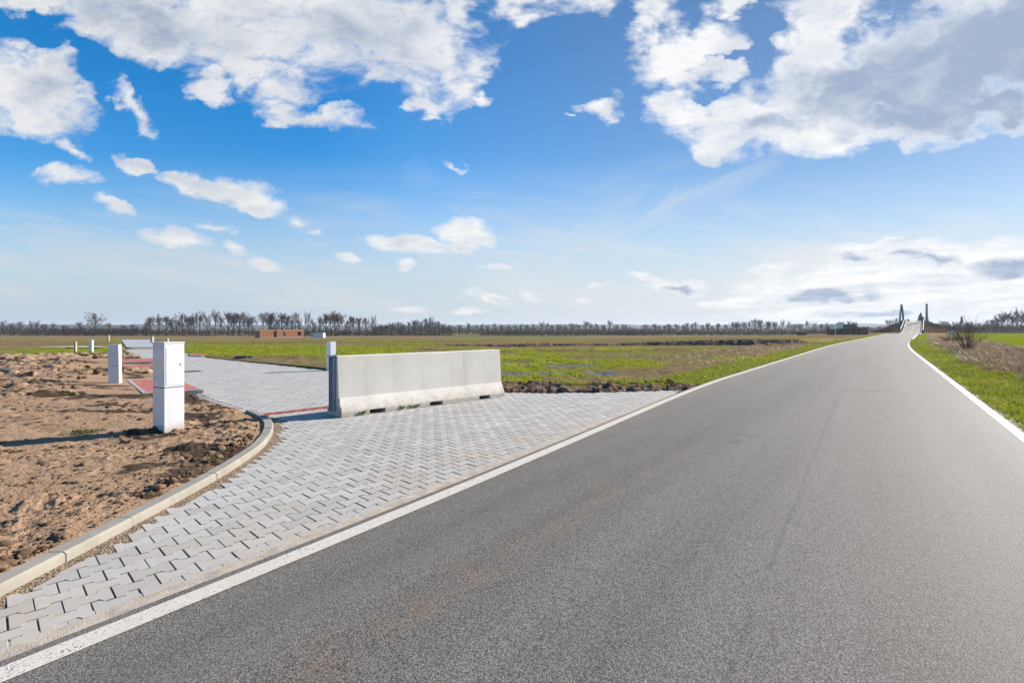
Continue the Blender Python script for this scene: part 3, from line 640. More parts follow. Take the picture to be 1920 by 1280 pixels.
# red block crossings beside the side road, edged by pale kerbs
def red_mat():
    m = NT('red_blocks'); p = m.pos(); br = m.n('ShaderNodeTexBrick', {'Color1': (.42, .13, .105, 1), 'Color2': (.34, .095, .08, 1), 'Mortar': (.17, .07, .05, 1), 'Scale': 1.0, 'Mortar Size': .006, 'Brick Width': .2, 'Row Height': .1})
    rot = m.n('ShaderNodeMapping'); rot.inputs[2].default_value = (0, 0, R(46)); m.set(rot, 0, p); m.set(br, 0, rot.outputs[0])
    n = m.noise(p, 2, 5).outputs[0]; c = m.mix(m.lin(n, .4, .7, 0, .4), br.outputs[0], (.45, .26, .19)); return m.out(c, .85, None, .2)
REDM = red_mat()
def red_patch(quad, thick=.06, edge=.08):
    q = [Vector((a, b, 0)) for a, b in quad]; z = max(float(field_z(a, b)) for a, b in quad)
    mb = MB(); n = len(q)
    V = [(p.x, p.y, z + thick - .004) for p in q] + [(p.x, p.y, z - .1) for p in q]
    mb.add(V, [tuple(range(n)), *[(i, n + i, n + (i + 1) % n, (i + 1) % n) for i in range(n)]])
    o = mb.build('red_paving', REDM); tag(o, kind='structure')
    mb = MB(); c = sum((p for p in q), Vector()) / n
    for i in range(n):
        if i == 2: continue
        a, b = q[i], q[(i + 1) % n]; d = (b - a).normalized(); nn = Vector((d.y, -d.x, 0))
        if (a + nn - c).length < (a - nn - c).length: nn = -nn
        mid = (a + b) / 2 + nn * (edge / 2 + .003); L = (b - a).length
        mb.box((mid.x, mid.y, z + thick / 2 - .04), (L + edge * 1.0 * (1 if i % 2 else -0.02), edge, thick + .09), math.atan2(d.y, d.x))
    o = mb.build('red_paving_kerb', KERBG, bevel=.008); tag(o, kind='structure')
red_patch([(-10.5, 14.1), (-8.1, 11.35), (-7.25, 11.95), (-9.75, 14.75)], .085)
red_patch([(-14.9, 19.4), (-13.6, 17.8), (-12.5, 18.35), (-13.9, 20.3)], .11)
red_patch([(-17.6, 22.9), (-15.8, 20.8), (-14.8, 21.35), (-16.5, 23.7)], .13)
red_patch([(-18.6, 29.6), (-17.4, 27.9), (-16.4, 27.2), (-17.7, 29.5)], .05)

# far stretch of the side road and a cross lane
def flat_strip(name, L, Rr, mat, dz=.01, n=14):
    V = []
    for k in range(n + 1):
        f = k / n
        for E in (L, Rr):
            x = E[0][0] + (E[1][0] - E[0][0]) * f; y = E[0][1] + (E[1][1] - E[0][1]) * f; V.append((x, y, (float(field_z(np.array(x), np.array(y))) if dz < .03 else float(terrain(np.array(x), np.array(y))) + .05) + dz))
    F = np.array([(2 * i, 2 * i + 1, 2 * i + 3, 2 * i + 2) for i in range(n)])
    V = np.array(V); o = link(name, np_mesh(name, V, F, True, {'lat': V[:, 0] * .7, 'along': V[:, 1]}), mat); tag(o, kind='structure'); return o
SHADEP = simple('shaded_paving', (.33, .345, .37), .85, .12, .8)  # shade on the far stretch, put into a darker bluish colour
PALEP = simple('pale_paving', (.46, .46, .46), .85, .1, .6)
flat_strip('side_road', ((-31.0, 41.2), (-50.5, 66)), ((-28.2, 41.2), (-46.5, 66)), SHADEP, .005)
flat_strip('cross_lane', ((-36.5, 40.7), (-31.6, 40.2)), ((-36.5, 39.3), (-31.4, 38.7)), PALEP, .05)

# ------------------------------------------------------------------ bare soil left of the kerb
SOIL = KC[::-1] + [(-2.86, -.5), (-60, -.5), (-60, 42), (-38, 41)] + LEFT_EDGE[::-1][:-1]
def soil_height(x, y):
    calm = .62 * ss(.42, .60, fbm(x * .45, y * .6, 3, 171)) * (1 - .5 * ss(9, 16, y))
    return soil_rough(x, y) * (1 - calm) + (.035 + .02 * ss(3, 8, -x) + .06 * (fbm(x * .35, y * .35, 3, 101) - .45)) * calm
def soil_rough(x, y):
    base = .045 + .02 * ss(3, 8, -x) + .10 * (fbm(x * .35, y * .35, 3, 101) - .45)
    far = ss(9, 20, np.hypot(x, y))
    base = base + far * .22 * fbm(x * .22 + 3, y * .22, 3, 105)
    ridge = np.abs(fbm(x * 1.1, y * 1.5, 4, 111) - .5)
    lump = ss(.52, .78, fbm(x * 2.6, y * 2.6, 4, 117)); lump2 = ss(.56, .8, fbm(x * 6.5, y * 6.5, 3, 121))
    tr = np.abs(((x * .42 + y * .91) * .9 + fbm(x * .5, y * .5, 2, 9) * 1.2) % 1.6 - .8)          # wheel ruts
    crag = np.abs(fbm(x * 4.3, y * 4.3, 4, 137, .62) - .5)
    return base + .07 * ridge * (1 + 1.5 * far) + .030 * lump * (1 + 2.2 * far) + .022 * lump2 + .020 * ss(.10, .30, crag) * lump + .040 * (fbm(x * 13, y * 13, 4, 131, .6) - .5) - .03 * ss(.20, .0, tr)
PATCHES = ([(-10.6, 14.2), (-8.1, 11.2), (-7.0, 12.0), (-9.7, 14.9)], [(-15.0, 19.5), (-13.6, 17.6), (-12.4, 18.3), (-13.9, 20.4)], [(-17.7, 23.0), (-15.8, 20.6), (-14.7, 21.3), (-16.5, 23.8)])
def build_soil():
    ang = np.concatenate([np.arange(-86, -56, .4), np.arange(-56, -12.0, .085)]); rad = np.geomspace(2.4, 62, 900)
    A, RR = np.meshgrid(R(1) * ang, rad); x = RR * np.sin(A); y = RR * np.cos(A)
    s = sdist(x, y, SOIL)                              # negative inside
    z = soil_height(x, y)
    inner = ss(0.10, .45, -s); z = z * (.35 + .65 * inner) + .012 * (1 - inner)
    z = np.where(s > -.118, -.16, z)
    fade = ss(0, 1, (y - 27.5 + .28 * (x + 26) * -1 + (fbm(x * .4, y * .4, 4, 141) - .5) * 9) / 5.0); z = z + field_z(x, y) - fade * .6
    for Q in ([(-10.6, 14.2), (-8.1, 11.2), (-7.0, 12.0), (-9.7, 14.9)], [(-15.0, 19.5), (-13.6, 17.6), (-12.4, 18.3), (-13.9, 20.4)], [(-17.7, 23.0), (-15.8, 20.6), (-14.7, 21.3), (-16.5, 23.8)]):
        q = sdist(x, y, Q); z = np.where(q < .02, -.12, np.minimum(z, .08 + np.maximum(q - .1, 0) * .05 + np.maximum(z, 0) * ss(.6, 3.5, q)))
    z = z - .5 * ss(-74, -84, A + 4 * (fbm(x * .6, y * .6, 3, 143) - .5)) - .5 * ss(30, 42, -x + 6 * (fbm(x * .4, y * .4, 3, 144) - .5))
    damp = ss(.50, .68, fbm(x * .8, y * 1.3, 5, 151, .6)); 
    keep = (s < .25) & (fade < .97)
    nr, na = x.shape; i = np.arange(nr - 1)[:, None] * na + np.arange(na - 1)[None]
    F = np.stack([i, i + 1, i + na + 1, i + na], -1).reshape(-1, 4); F = F[keep.ravel()[F].all(1)]
    used = np.unique(F); mp = -np.ones(x.size, int); mp[used] = np.arange(len(used))
    V = np.stack([x, y, z], -1).reshape(-1, 3)[used]
    hh = fbm(x * 2.6, y * 2.6, 4, 117).ravel()[used]
    me = np_mesh('bare_soil', V, mp[F], True, {'damp': damp.ravel()[used], 'lump': hh})
    m = NT('bare_soil'); p = m.pos(); n = m.noise(p, 2.2, 7, .65).outputs[0]; n2 = m.noise(p, 14, 6, .65).outputs[0]; f = m.noise(p, 60, 4, .6).outputs[0]
    c = m.mix(m.lin(n, .3, .7), (.300, .186, .110), (.435, .288, .180)); c = m.mix(m.lin(n2, .35, .7, 0, .6), c, (.26, .175, .112))
    dk = m.step(m.math('ADD', m.attr('damp'), m.math('ADD', m.math('MULTIPLY', m.math('SUBTRACT', n2, .5), 1.3), m.math('MULTIPLY', m.math('SUBTRACT', m.attr('lump'), .5), 1.2))), .40, .78)
    c = m.mix(m.math('MULTIPLY', dk, .92), c, (.045, .030, .020))
    c = m.mix(m.math('MULTIPLY', m.step(f, .58, .68), .6), c, (.09, .058, .036))
    mat = m.out(c, .97, m.bump(m.math('ADD', m.math('MULTIPLY', n2, 1.0), m.math('MULTIPLY', f, .6)), .9, .03), .08)
    o = link('bare_soil', me, mat); tag(o, kind='structure')
build_soil()
def clod_field(name, spots, mat, seed=1, sub=2):
    """lumps of soil, all in one uncountable scatter"""
    bm = bmesh.new(); bmesh.ops.create_icosphere(bm, subdivisions=sub, radius=1); tv = np.array([v.co[:] for v in bm.verts]); tf = np.array([[v.index for v in f.verts] for f in bm.faces]); bm.free()
    V = []; F = []; T = []; g = np.random.default_rng(seed)
    for k, (x, y, z, r) in enumerate(spots):
        q = tv * (1 + 1.5 * (fbm(tv[:, 0] * 1.9 + k * 3.1, tv[:, 1] * 1.9 + tv[:, 2] * 2.7, 3, 5, .65)[:, None] - .5))
        a = g.random() * 6.28; s_ = np.array([1 + g.random() * .5, .8 + g.random() * .3, .5 + g.random() * .4]) * r
        q = q * s_; c, s = math.cos(a), math.sin(a); q = np.stack([q[:, 0] * c - q[:, 1] * s, q[:, 0] * s + q[:, 1] * c, q[:, 2]], -1)
        V.append(q + np.array((x, y, z + r * .15))); F.append(tf + k * len(tv)); T += [g.random()] * len(tv)
    o = link(name, np_mesh(name, np.concatenate(V), np.concatenate(F), False, {'tone': T}), mat); tag(o, kind='stuff'); return o
def clod_mat():
    m = NT('soil_clods'); p = m.pos(); n = m.noise(p, 18, 6, .65).outputs[0]
    c = m.mix(m.math('ADD', m.math('MULTIPLY', m.attr('tone'), .8), m.math('MULTIPLY', n, .3)), (.040, .026, .017), (.22, .145, .092)); return m.out(c, .97, m.bump(n, 1, .02), .08)
CLODM = clod_mat()
sp = []
while len(sp) < 2600:
    a = R(-12 - random.random() * 36); r = 3.0 * (30 / 3.0) ** random.random(); x, y = r * math.sin(a), r * math.cos(a)
    if any(sdist(np.array([x]), np.array([y]), Q)[0] < .9 for Q in PATCHES): continue
    if not in_poly(np.array([x]), np.array([y]), SOIL)[0] or poly_dist(np.array([x]), np.array([y]), KC + LEFT_EDGE, False)[0] < .2: continue
    if fbm(np.array([x * .9]), np.array([y * 1.2]), 3, 151)[0] < .50 and random.random() < .88: continue
    rr = (.004 + .034 * random.random() ** 5.0) * (1 + r / 16)
    sp.append((x, y, float(soil_height(np.array([x]), np.array([y]))[0] + field_z(x, y)) - rr * .35, rr))
clod_field('soil_clods', sp, CLODM)
M_ = 16000; a_ = R(1) * (-14 - 34 * rng.random(M_)); r_ = 2.6 * 3.6 ** rng.random(M_); cx_, cy_ = r_ * np.sin(a_), r_ * np.cos(a_)
ok_ = in_poly(cx_, cy_, SOIL) & (poly_dist(cx_, cy_, KC + LEFT_EDGE, False) > .16) & (fbm(cx_ * 1.7, cy_ * 2.0, 4, 158) > .40 + .28 * rng.random(M_)); cx_, cy_, r_ = cx_[ok_], cy_[ok_], r_[ok_]
cr_ = (.0025 + .011 * rng.random(len(cx_)) ** 3) * (1 + r_ / 12); cz_ = soil_height(cx_, cy_)
clod_field('soil_crumbs', list(zip(cx_, cy_, cz_ - cr_ * .3, cr_))[:5200], CLODM, 12, 1)
sp = []
for k in range(120):
    t = random.random(); x = -1.2 + 5.6 * t; y = 12.1 + random.random() ** 1.6 * 1.6 + .12 * max(0, x - 1.5)
    if w2t(x, y)[1] > rd_left(w2t(x, y)[0]) - .3: continue
    sp.append((x, y, .0 + .10 * min(1, (y - 12) / .8), .012 + .045 * random.random() ** 3))
clod_field('mud_clods', sp, CLODM, 4)

# ------------------------------------------------------------------ grass
def blade_mat(name, a, b, tip, transl=.35):
    m = NT(name); c = m.mix(m.attr('tone'), a, b); c = m.mix(m.math('MULTIPLY', m.attr('tip'), .6), c, tip); return m.out(c, .6, None, .25, transl=transl)
def blades(name, x, y, z, h, mat, width=.006, lean=.5, tone=None, seed=2, flat_far=True):
    g = np.random.default_rng(seed); n = len(x); a = g.random(n) * 6.283; b = g.random(n) * 6.283; ln = lean * (.3 + g.random(n)) * h
    w = width * (.7 + .6 * g.random(n)) * (1 if np.isscalar(width) else 1)
    base = np.stack([x, y, z - .01], -1); dx = np.stack([np.cos(a) * w, np.sin(a) * w, 0 * w], -1); ld = np.stack([np.cos(b) * ln, np.sin(b) * ln, 0 * ln], -1)
    up = np.stack([0 * h, 0 * h, h], -1)
    p0 = base - dx; p1 = base + dx; mid = base + ld * .35 + up * .6; m0 = mid - dx * .7; m1 = mid + dx * .7; tp = base + ld + up * (1 - .35 * g.random(n))[:, None]
    V = np.stack([p0, p1, m1, m0, tp], 1).reshape(-1, 3); i = np.arange(n)[:, None] * 5
    F = np.concatenate([i + np.array([[0, 1, 2]]), i + np.array([[0, 2, 3]]), i + np.array([[3, 2, 4]])])
    T = g.random(n) if tone is None else tone
    o = link(name, np_mesh(name, V, F, False, {'tone': np.repeat(T, 5), 'tip': np.tile([0, 0, .5, .5, 1.0], n)}), mat); tag(o, kind='stuff'); return o
GR = blade_mat('green_grass', (.100, .130, .005), (.30, .325, .012), (.38, .37, .05)); PAST = blade_mat('pasture_grass', (.15, .17, .010), (.36, .375, .020), (.44, .42, .08), .5); DRY = blade_mat('dry_grass', (.16, .095, .05), (.42, .30, .18), (.50, .38, .24), .25)
def rv_z(x, y):
    t, l = w2t(x, y); offR = l - rd_right(t); z = terrain(x, y)
    rv = ss(1.2, 3.0, offR) * (1 - ss(5.2, 8, offR)); return z + rv * ((fbm(x * 1.1, y * 1.1, 4, 71) - .5) * .35 + .05)
N = 150000
t = 5 + 75 * rng.random(N) ** 1.9; o_ = .04 + 2.2 * rng.random(N) ** 1.1; x, y = t2w(t, rd_right(t) + o_); nz = fbm(x * .55, y * .55, 4, 82)
k = (o_ + (nz - .5) * 1.6 < 1.75) & (rng.random(N) < .35 + .9 * fbm(x * 3, y * 3, 3, 8)); x, y, t = x[k], y[k], t[k]
cl = fbm(x * 2.2, y * 2.2, 3, 44)
blades('verge_grass', x, y, rv_z(x, y), (.03 + .09 * rng.random(len(x))) * (.5 + cl) * (1 + t / 60), GR, .005 * (1 + t / 18), .7, np.clip(fbm(x * 1.1, y * 1.1, 3, 45) + (rng.random(len(x)) - .5) * .5, 0, 1))
N = 60000
t = 14 + 70 * rng.random(N) ** 1.6; o_ = .08 + 1.5 * rng.random(N); x, y = t2w(t, rd_left(t) - o_); k = sdist(x, y, PAVE) > .3; x, y, t = x[k], y[k], t[k]
blades('verge_grass', x, y, terrain(x, y), .04 + .08 * rng.random(len(x)), GR, .007 * (1 + t / 18), .7, seed=5)
N = 14000
t = 5 + 60 * rng.random(N) ** 1.8; o_ = .15 + 1.9 * rng.random(N); x, y = t2w(t, rd_right(t) + o_); k = fbm(x * 1.6, y * 1.6, 3, 92) > .40 + .2 * rng.random(N); x, y, t = x[k], y[k], t[k]
blades('dry_verge_grass', x, y, rv_z(x, y), .04 + .10 * rng.random(len(x)), DRY, .005 * (1 + t / 20), 1.0, seed=16)
N = 60000
t = 10 + 75 * rng.random(N) ** 1.7; o_ = 1.2 + 5 * rng.random(N) ** 1.3; x, y = t2w(t, rd_right(t) + o_); nz = fbm(x * .9, y * .9, 4, 91)
k = (nz > .36 + .25 * rng.random(N)) & (o_ + (fbm(x * .55, y * .55, 4, 82) - .5) * 1.6 > 1.5); x, y, t, nz = x[k], y[k], t[k], nz[k]
blades('dry_verge_grass', x, y, rv_z(x, y), (.10 + .30 * rng.random(len(x)) ** 1.5) * (.4 + 1.1 * nz), DRY, .007 * (1 + t / 22), 1.1, np.clip((nz - .3) * 1.6 + (rng.random(len(x)) - .5) * .6, 0, 1), seed=6)
N = 14000
t = 22 + 38 * rng.random(N); o_ = 1.2 + 4.2 * rng.random(N); x, y = t2w(t, rd_left(t) - o_); k = fbm(x * .8, y * .8, 3, 93) > .40 + .25 * rng.random(N); x, y, t = x[k], y[k], t[k]
blades('dry_verge_grass', x, y, terrain(x, y), .06 + .16 * rng.random(len(x)), DRY, .010 * (1 + t / 40), .9, seed=8)
def past_z(x, y):
    z = terrain(x, y); near = ss(12, 16, y) * (1 - ss(50, 70, y)); return z + near * (np.abs(fbm(x * .9, y * .9, 4, 61) - .5) * .22 + (fbm(x * 3.1, y * 3.1, 3, 62) - .5) * .10)
N = 170000
yy = 13.2 + 24 * rng.random(N) ** 1.7; xx = yy * (-.08 + .85 * rng.random(N)); nz = fbm(xx * .16, yy * .16, 4, 81) + (fbm(xx * .55, yy * .55, 4, 82) - .5) * .7
tt, ll = w2t(xx, yy); k = (nz + (rng.random(N) - .5) * .25 > .46) & (ll < rd_left(tt) - .4) & (sdist(xx, yy, PAVE) > .9 + .9 * fbm(xx * 1.5, yy * 1.5, 2, 36)) & (fbm(xx * 1.7, yy * 1.7, 3, 84) > .38 + .2 * rng.random(N)); xx, yy, nz = xx[k], yy[k], nz[k]
blades('pasture_grass', xx, yy, past_z(xx, yy), .04 + .10 * rng.random(len(xx)), PAST, .0065 * (yy / 13), .9, np.clip((nz - .35) * 2 + (rng.random(len(xx)) - .5) * .7, 0, 1), seed=9)
N = 60000
yy = 24 + 20 * rng.random(N); rx_ = rng.random(N); xx = yy * (-.85 + .82 * rx_); k = (rng.random(N) < 1 - ss(.62, 1.0, rx_)) & (sdist(xx, yy, FARROAD) > .4) & (sdist(xx, yy, PAVE) > .3) & (yy - 22 > -.0 * xx) & (fbm(xx * .5, yy * .5, 3, 85) > .36 + .2 * rng.random(N)) & (xx > -30); xx, yy = xx[k], yy[k]
blades('pasture_grass', xx, yy, past_z(xx, yy), .05 + .10 * rng.random(len(xx)), PAST, .016, .9, seed=10)

wx, wy = [], []
for (cx, cy, r0, n) in ((-6.0, 7.15, .16, 160), (-9.5, 11.0, .15, 50), (-3.25, 5.6, .06, 25), (-12.6, 15.0, .3, 120)):
    wx += list(cx + r0 * rng.normal(size=n) * .6); wy += list(cy + r0 * rng.normal(size=n) * .6)
wx, wy = np.array(wx), np.array(wy); blades('weeds', wx, wy, soil_height(wx, wy), .03 + .06 * rng.random(len(wx)), blade_mat('weed', (.035, .050, .015), (.11, .13, .03), (.2, .2, .07)), .006, 1.0, seed=31)

# ------------------------------------------------------------------ concrete barrier
BARC = concrete_mat('barrier_concrete', (.56, .52, .46), (.655, .61, .54), (.43, .39, .325), dirt=.6); STEEL = simple('galvanised_steel', (.20, .24, .30), .5, .2, 6, .35, .5)
DARK = simple('dark_rubber', (.03, .03, .032), .8); MOSSM = simple('moss', (.09, .11, .03), .95, .5, 30)
def build_barrier():
    L = 3.84; root = empty('concrete_barrier', (-2.87, 8.62, 0), R(45))
    tag(root, 'long pale concrete crash barrier standing on the grey block paving with steel end plate', 'barrier')
    # local frame: x along the barrier, front face at y = 0, body towards +y
    cy = .27; zf = .078; up = [(.27, zf), (.155, .32), (.118, .78), (.102, 1.03)]
    P = [(cy - w, z) for w, z in up] + [(cy + w, z) for w, z in reversed(up)]
    V = [(0, a, b) for a, b in P] + [(L, a, b) for a, b in P]; n = len(P)
    F = [tuple(range(n)), tuple(range(2 * n - 1, n - 1, -1))] + [(i, n + i, n + (i + 1) % n, (i + 1) % n) for i in range(n)]
    mb = MB(); mb.add(V, F); mb.build('body', BARC, root, bevel=.012, seg=3)
    cuts = [0, .53, .84, 1.82, 2.12, 3.09, 3.39, L]
    for a, b in zip(cuts[::2], cuts[1::2]):
        mb = MB(); mb.box(((a + b) / 2, cy, (zf + .002) / 2), (b - a, .54 - .004, zf + .002)); mb.build('foot', BARC, root, bevel=.006)
    for xe, sx in ((-.004, -1),):
        mb = MB()
        mb.box((xe + sx * .006, cy, .55), (.012, .155, .93)); mb.box((xe + sx * .035, cy - .068, .55), (.05, .012, .93)); mb.box((xe + sx * .035, cy + .068, .55), (.05, .012, .93)); mb.box((xe + sx * .035, cy, .55), (.05, .016, .93))
        pl = mb.build('end_plate', STEEL, root, bevel=.003)
        mb = MB(); mb.box((xe + sx * .028, cy, 1.035), (.085, .19, .012)); mb.box((xe - sx * .03, cy - .04, 1.046), (.07, .09, .014)); mb.build('top_hook', STEEL, root, bevel=.004)
        mb = MB(); mb.box((xe + sx * .004, cy - .185, .17), (.02, .07, .30)); mb.build('corner_angle', KERBG, root, bevel=.004)
    mb = MB()
    for xx, ww in ((.33, .12),): mb.box((xx, -.002, .034), (ww, .006, .03))
    mb.build('stamp', KERBG, root)
    for cx, n in ((.40, 7), (1.20, 6), (1.46, 13)):
        mb = MB()
        for k in range(n):
            s = .012 + .016 * random.random(); mb.box((cx + (k - n / 2) * .016 + (random.random() - .5) * .01, -.003, .03 + .03 * random.random()), (s * 1.9, s * .7, s * 1.4), random.random() * .6)
        mb.build('moss', MOSSM, root)
build_barrier()

# ------------------------------------------------------------------ white utility pillars
def pillar_mat():
    m = NT('pillar_plastic'); p = m.obj(); n = m.noise(p, 3, 5).outputs[0]; st = m.noise(m.vmath('MULTIPLY', p, (8, 8, .8)), 1, 5, .6).outputs[0]
    sepz = m.n('ShaderNodeSeparateXYZ', {0: p}).outputs[2]
    c = m.mix(m.lin(n, .3, .7), (.62, .63, .65), (.69, .70, .72)); c = m.mix(m.math('MULTIPLY', m.step(st, .5, .75), .3), c, (.5, .47, .42))
    c = m.mix(m.math('MULTIPLY', m.step(m.math('ADD', sepz, m.math('MULTIPLY', n, .12)), .2, .06), .6), c, (.40, .30, .21))
    return m.out(c, .07, m.bump(m.noise(p, 2.5, 2).outputs[0], .06, .02), .55, coat=.3)
PILM = pillar_mat(); GAP = simple('joint_shade', (.04, .045, .06), .7)  # GAP: near-black colour painted in for the shade of the recessed joint
def make_pillar(w, d, h, split):
    root = empty('utility_pillar', (0, 0, 0))
    mb = MB(); mb.box((0, 0, split / 2 - .10), (w * 1.0, d * 1.0, split + .20)); mb.build('base', PILM, root, bevel=.006)
    mb = MB(); mb.box((0, 0, split + .005), (w - .012, d - .012, .010)); mb.build('joint', GAP, root)
    mb = MB(); mb.box((0, 0, split + .01 + (h - split - .03) / 2), (w, d, h - split - .03)); mb.build('cabinet', PILM, root, bevel=.006)
    mb = MB(); mb.box((0, 0, h - .01), (w + .012, d + .012, .022)); mb.build('lid', PILM, root, bevel=.005)
    mb = MB(); mb.box((w / 2 + .002, 0, split + (h - split) * .47), (.004, d - .05, (h - split) - .12)); dr = mb.build('door', PILM, root, bevel=.001)
    mb = MB(); mb.box((w / 2 + .006, d * .30, split + (h - split) * .50), (.006, .012, .03)); mb.build('lock', STEEL, dr, bevel=.002)
    return root
def put_pillar(o, loc, rz, label, s=1.0):
    o.location = loc; o.rotation_euler = (0, 0, rz); o.scale = (s, s, s); tag(o, label, 'utility pillar', 'white utility pillars along the side road')
pil = make_pillar(.31, .27, 1.27, .62)
put_pillar(pil, (-4.95, 7.38, .04), R(-30), 'largest white glossy utility pillar, standing in the bare soil beside the curved kerb')
p2 = copy_tree(pil); put_pillar(p2, (-10.34, 13.35, .02), R(-78), 'slim white utility pillar in the soil beyond the largest one, beside the red paving', .84)
p2.rotation_euler = (R(.6), R(-.8), R(20)); p2.scale = (.75, .75, .84)
p3 = copy_tree(pil); put_pillar(p3, (-6.52, 18.45, -.03), R(-40), 'white utility pillar with its lower part hidden behind the concrete barrier end', .84)
p4 = copy_tree(pil); put_pillar(p4, (-26.3, 32.0, .0), R(-75), 'small distant white utility pillar next to a thin wooden post at the soil edge', .62)
WOOD = simple('weathered_wood', (.42, .36, .26), .9, .25, 8)
def post(loc, h, w, label):
    root = empty('post', loc); mb = MB(); mb.box((0, 0, h / 2 - .15), (w, w, h + .3)); mb.build('shaft', WOOD, root, bevel=.01)
    mb = MB(); mb.box((0, 0, h + .02), (w * 1.04, w * 1.04, .04), 0, .5); mb.build('cap', WOOD, root); tag(root, label, 'post'); return root
post((-26.6, 31.2, float(terrain(np.array(-26.6), np.array(31.2)))), .72, .11, 'thin pale wooden post next to the small distant white pillar')
post((-43.5, 55.2, .22), .55, .14, 'thin pale post left of the far end of the side road')
post((-36.2, 51.5, .15), .55, .22, 'stubby grey post right of the far end of the side road')
post((-34.0, 50.5, .1), .42, .18, 'short pale post whose top shows just above the largest white pillar')
# gully in the paving, rubble in the grass
def gully():
    x, y = px2g(352, 697.5); root = empty('drain_cover', (x, y, float(field_z(x, y))), R(45))
    mb = MB(); mb.box((0, 0, .004), (.9, .55, .024)); mb.build('frame', KERBG, root, bevel=.004)
    mb = MB()
    for k in range(9): mb.box((-.34 + k * .085, 0, .022), (.05, .42, .012))
    mb.build('grating', DARK, root); tag(root, 'dark drain cover set in the grey block paving of the side road', 'drain cover')
gully()
RUB = simple('rubble', (.10, .09, .08), .9, .5, 9)
def rubble(px, py, s, label, seed):
    x, y = px2g(px, py); g = np.random.default_rng(seed); bm = bmesh.new(); bmesh.ops.create_icosphere(bm, subdivisions=3, radius=1)
    for v in bm.verts:
        q = v.co; f = 1 + .8 * (float(fbm(np.array([q.x * 1.4 + seed]), np.array([q.y * 1.4 + q.z * 1.9]), 3, seed)[0]) - .5); v.co = Vector((q.x * f * s * 1.6, q.y * f * s, q.z * f * s * .5))
    me = bpy.data.meshes.new('rubble_heap'); bm.to_mesh(me); bm.free(); o = link('rubble_heap', me, RUB, None, (x, y, float(past_z(np.array(x), np.array(y))) + s * .1)); tag(o, label, 'rubble heap'); return o
rubble(455, 672, .26, 'dark clump of rubble lying in the green grass right of the side road', 3)
rubble(62, 694, .30, 'dark slab-like heap lying on the bare soil near the left edge', 5)
rubble(8, 707, .42, 'largest dark heap on the bare soil at the far left edge of the picture', 8)

# ------------------------------------------------------------------ road sign (seen from behind)
ALU = simple('sign_back', (.68, .66, .62), .65, .08, 5, 0, .2)
def sign():
    x, y = t2w(62.4, float(rd_left(np.array(62.4))) - .45); root = empty('road_sign', (x, y, 0), R(-36))
    tag(root, 'grey-backed road sign with two square plates on one post at the road edge', 'road sign')
    mb = MB(); mb.tube([(0, 0, -.2), (0, 0, 2.05)], .035, 8); mb.build('pole', ALU, root)
    mb = MB(); mb.box((.34, -.06, 1.80), (.60, .02, .56)); pl = mb.build('plate', ALU, root, bevel=.004)
    mb = MB(); mb.box((.34, -.085, 1.92), (.6, .03, .03)); mb.box((.34, -.085, 1.68), (.6, .03, .03)); mb.build('bracket', ALU, pl)
    mb = MB(); mb.box((-.27, -.06, 1.66), (.46, .02, .42)); pl = mb.build('plate', ALU, root, bevel=.004)
    mb = MB(); mb.box((-.27, -.085, 1.66), (.46, .03, .03)); mb.build('bracket', ALU, pl)
sign()

# ------------------------------------------------------------------ buildings
BRICK = NT('hollow_brick'); _p = BRICK.obj()
_b = BRICK.n('ShaderNodeTexBrick', {'Vector': BRICK.n('ShaderNodeCombineXYZ', {0: BRICK.math('ADD', BRICK.n('ShaderNodeSeparateXYZ', {0: _p}).outputs[0], BRICK.n('ShaderNodeSeparateXYZ', {0: _p}).outputs[1]), 1: BRICK.n('ShaderNodeSeparateXYZ', {0: _p}).outputs[2], 2: 0.0}), 'Color1': (.36, .150, .085, 1), 'Color2': (.30, .120, .065, 1), 'Mortar': (.32, .19, .12, 1), 'Scale': 1.0, 'Mortar Size': .012, 'Brick Width': .38, 'Row Height': .25})
BRICKM = BRICK.out(_b.outputs[0], .9, None, .1)
LIGHTB = simple('ring_beam', (.42, .26, .14), .9, .1, 2); DKIN = simple('opening_shade', (.05, .03, .025), .9)  # DKIN: near-black, paints the shade inside the wall openings
def wall_with_openings(w, h, ops, th=.3):
    """wall in local xz plane from x=0; openings (x0, x1, z0, z1) are real holes"""
    mb = MB(); xs = sorted({0, w} | {o[0] for o in ops} | {o[1] for o in ops})
    for a, b in zip(xs[:-1], xs[1:]):
        hole = [o for o in ops if o[0] <= a + 1e-6 and o[1] >= b - 1e-6]
        if not hole: mb.box(((a + b) / 2, th / 2, h / 2), (b - a, th, h))
        else:
            z0, z1 = hole[0][2], hole[0][3]
            if z0 > 0: mb.box(((a + b) / 2, th / 2, z0 / 2), (b - a, th, z0))
            if z1 < h: mb.box(((a + b) / 2, th / 2, (z1 + h) / 2), (b - a, th, h - z1))
    return mb
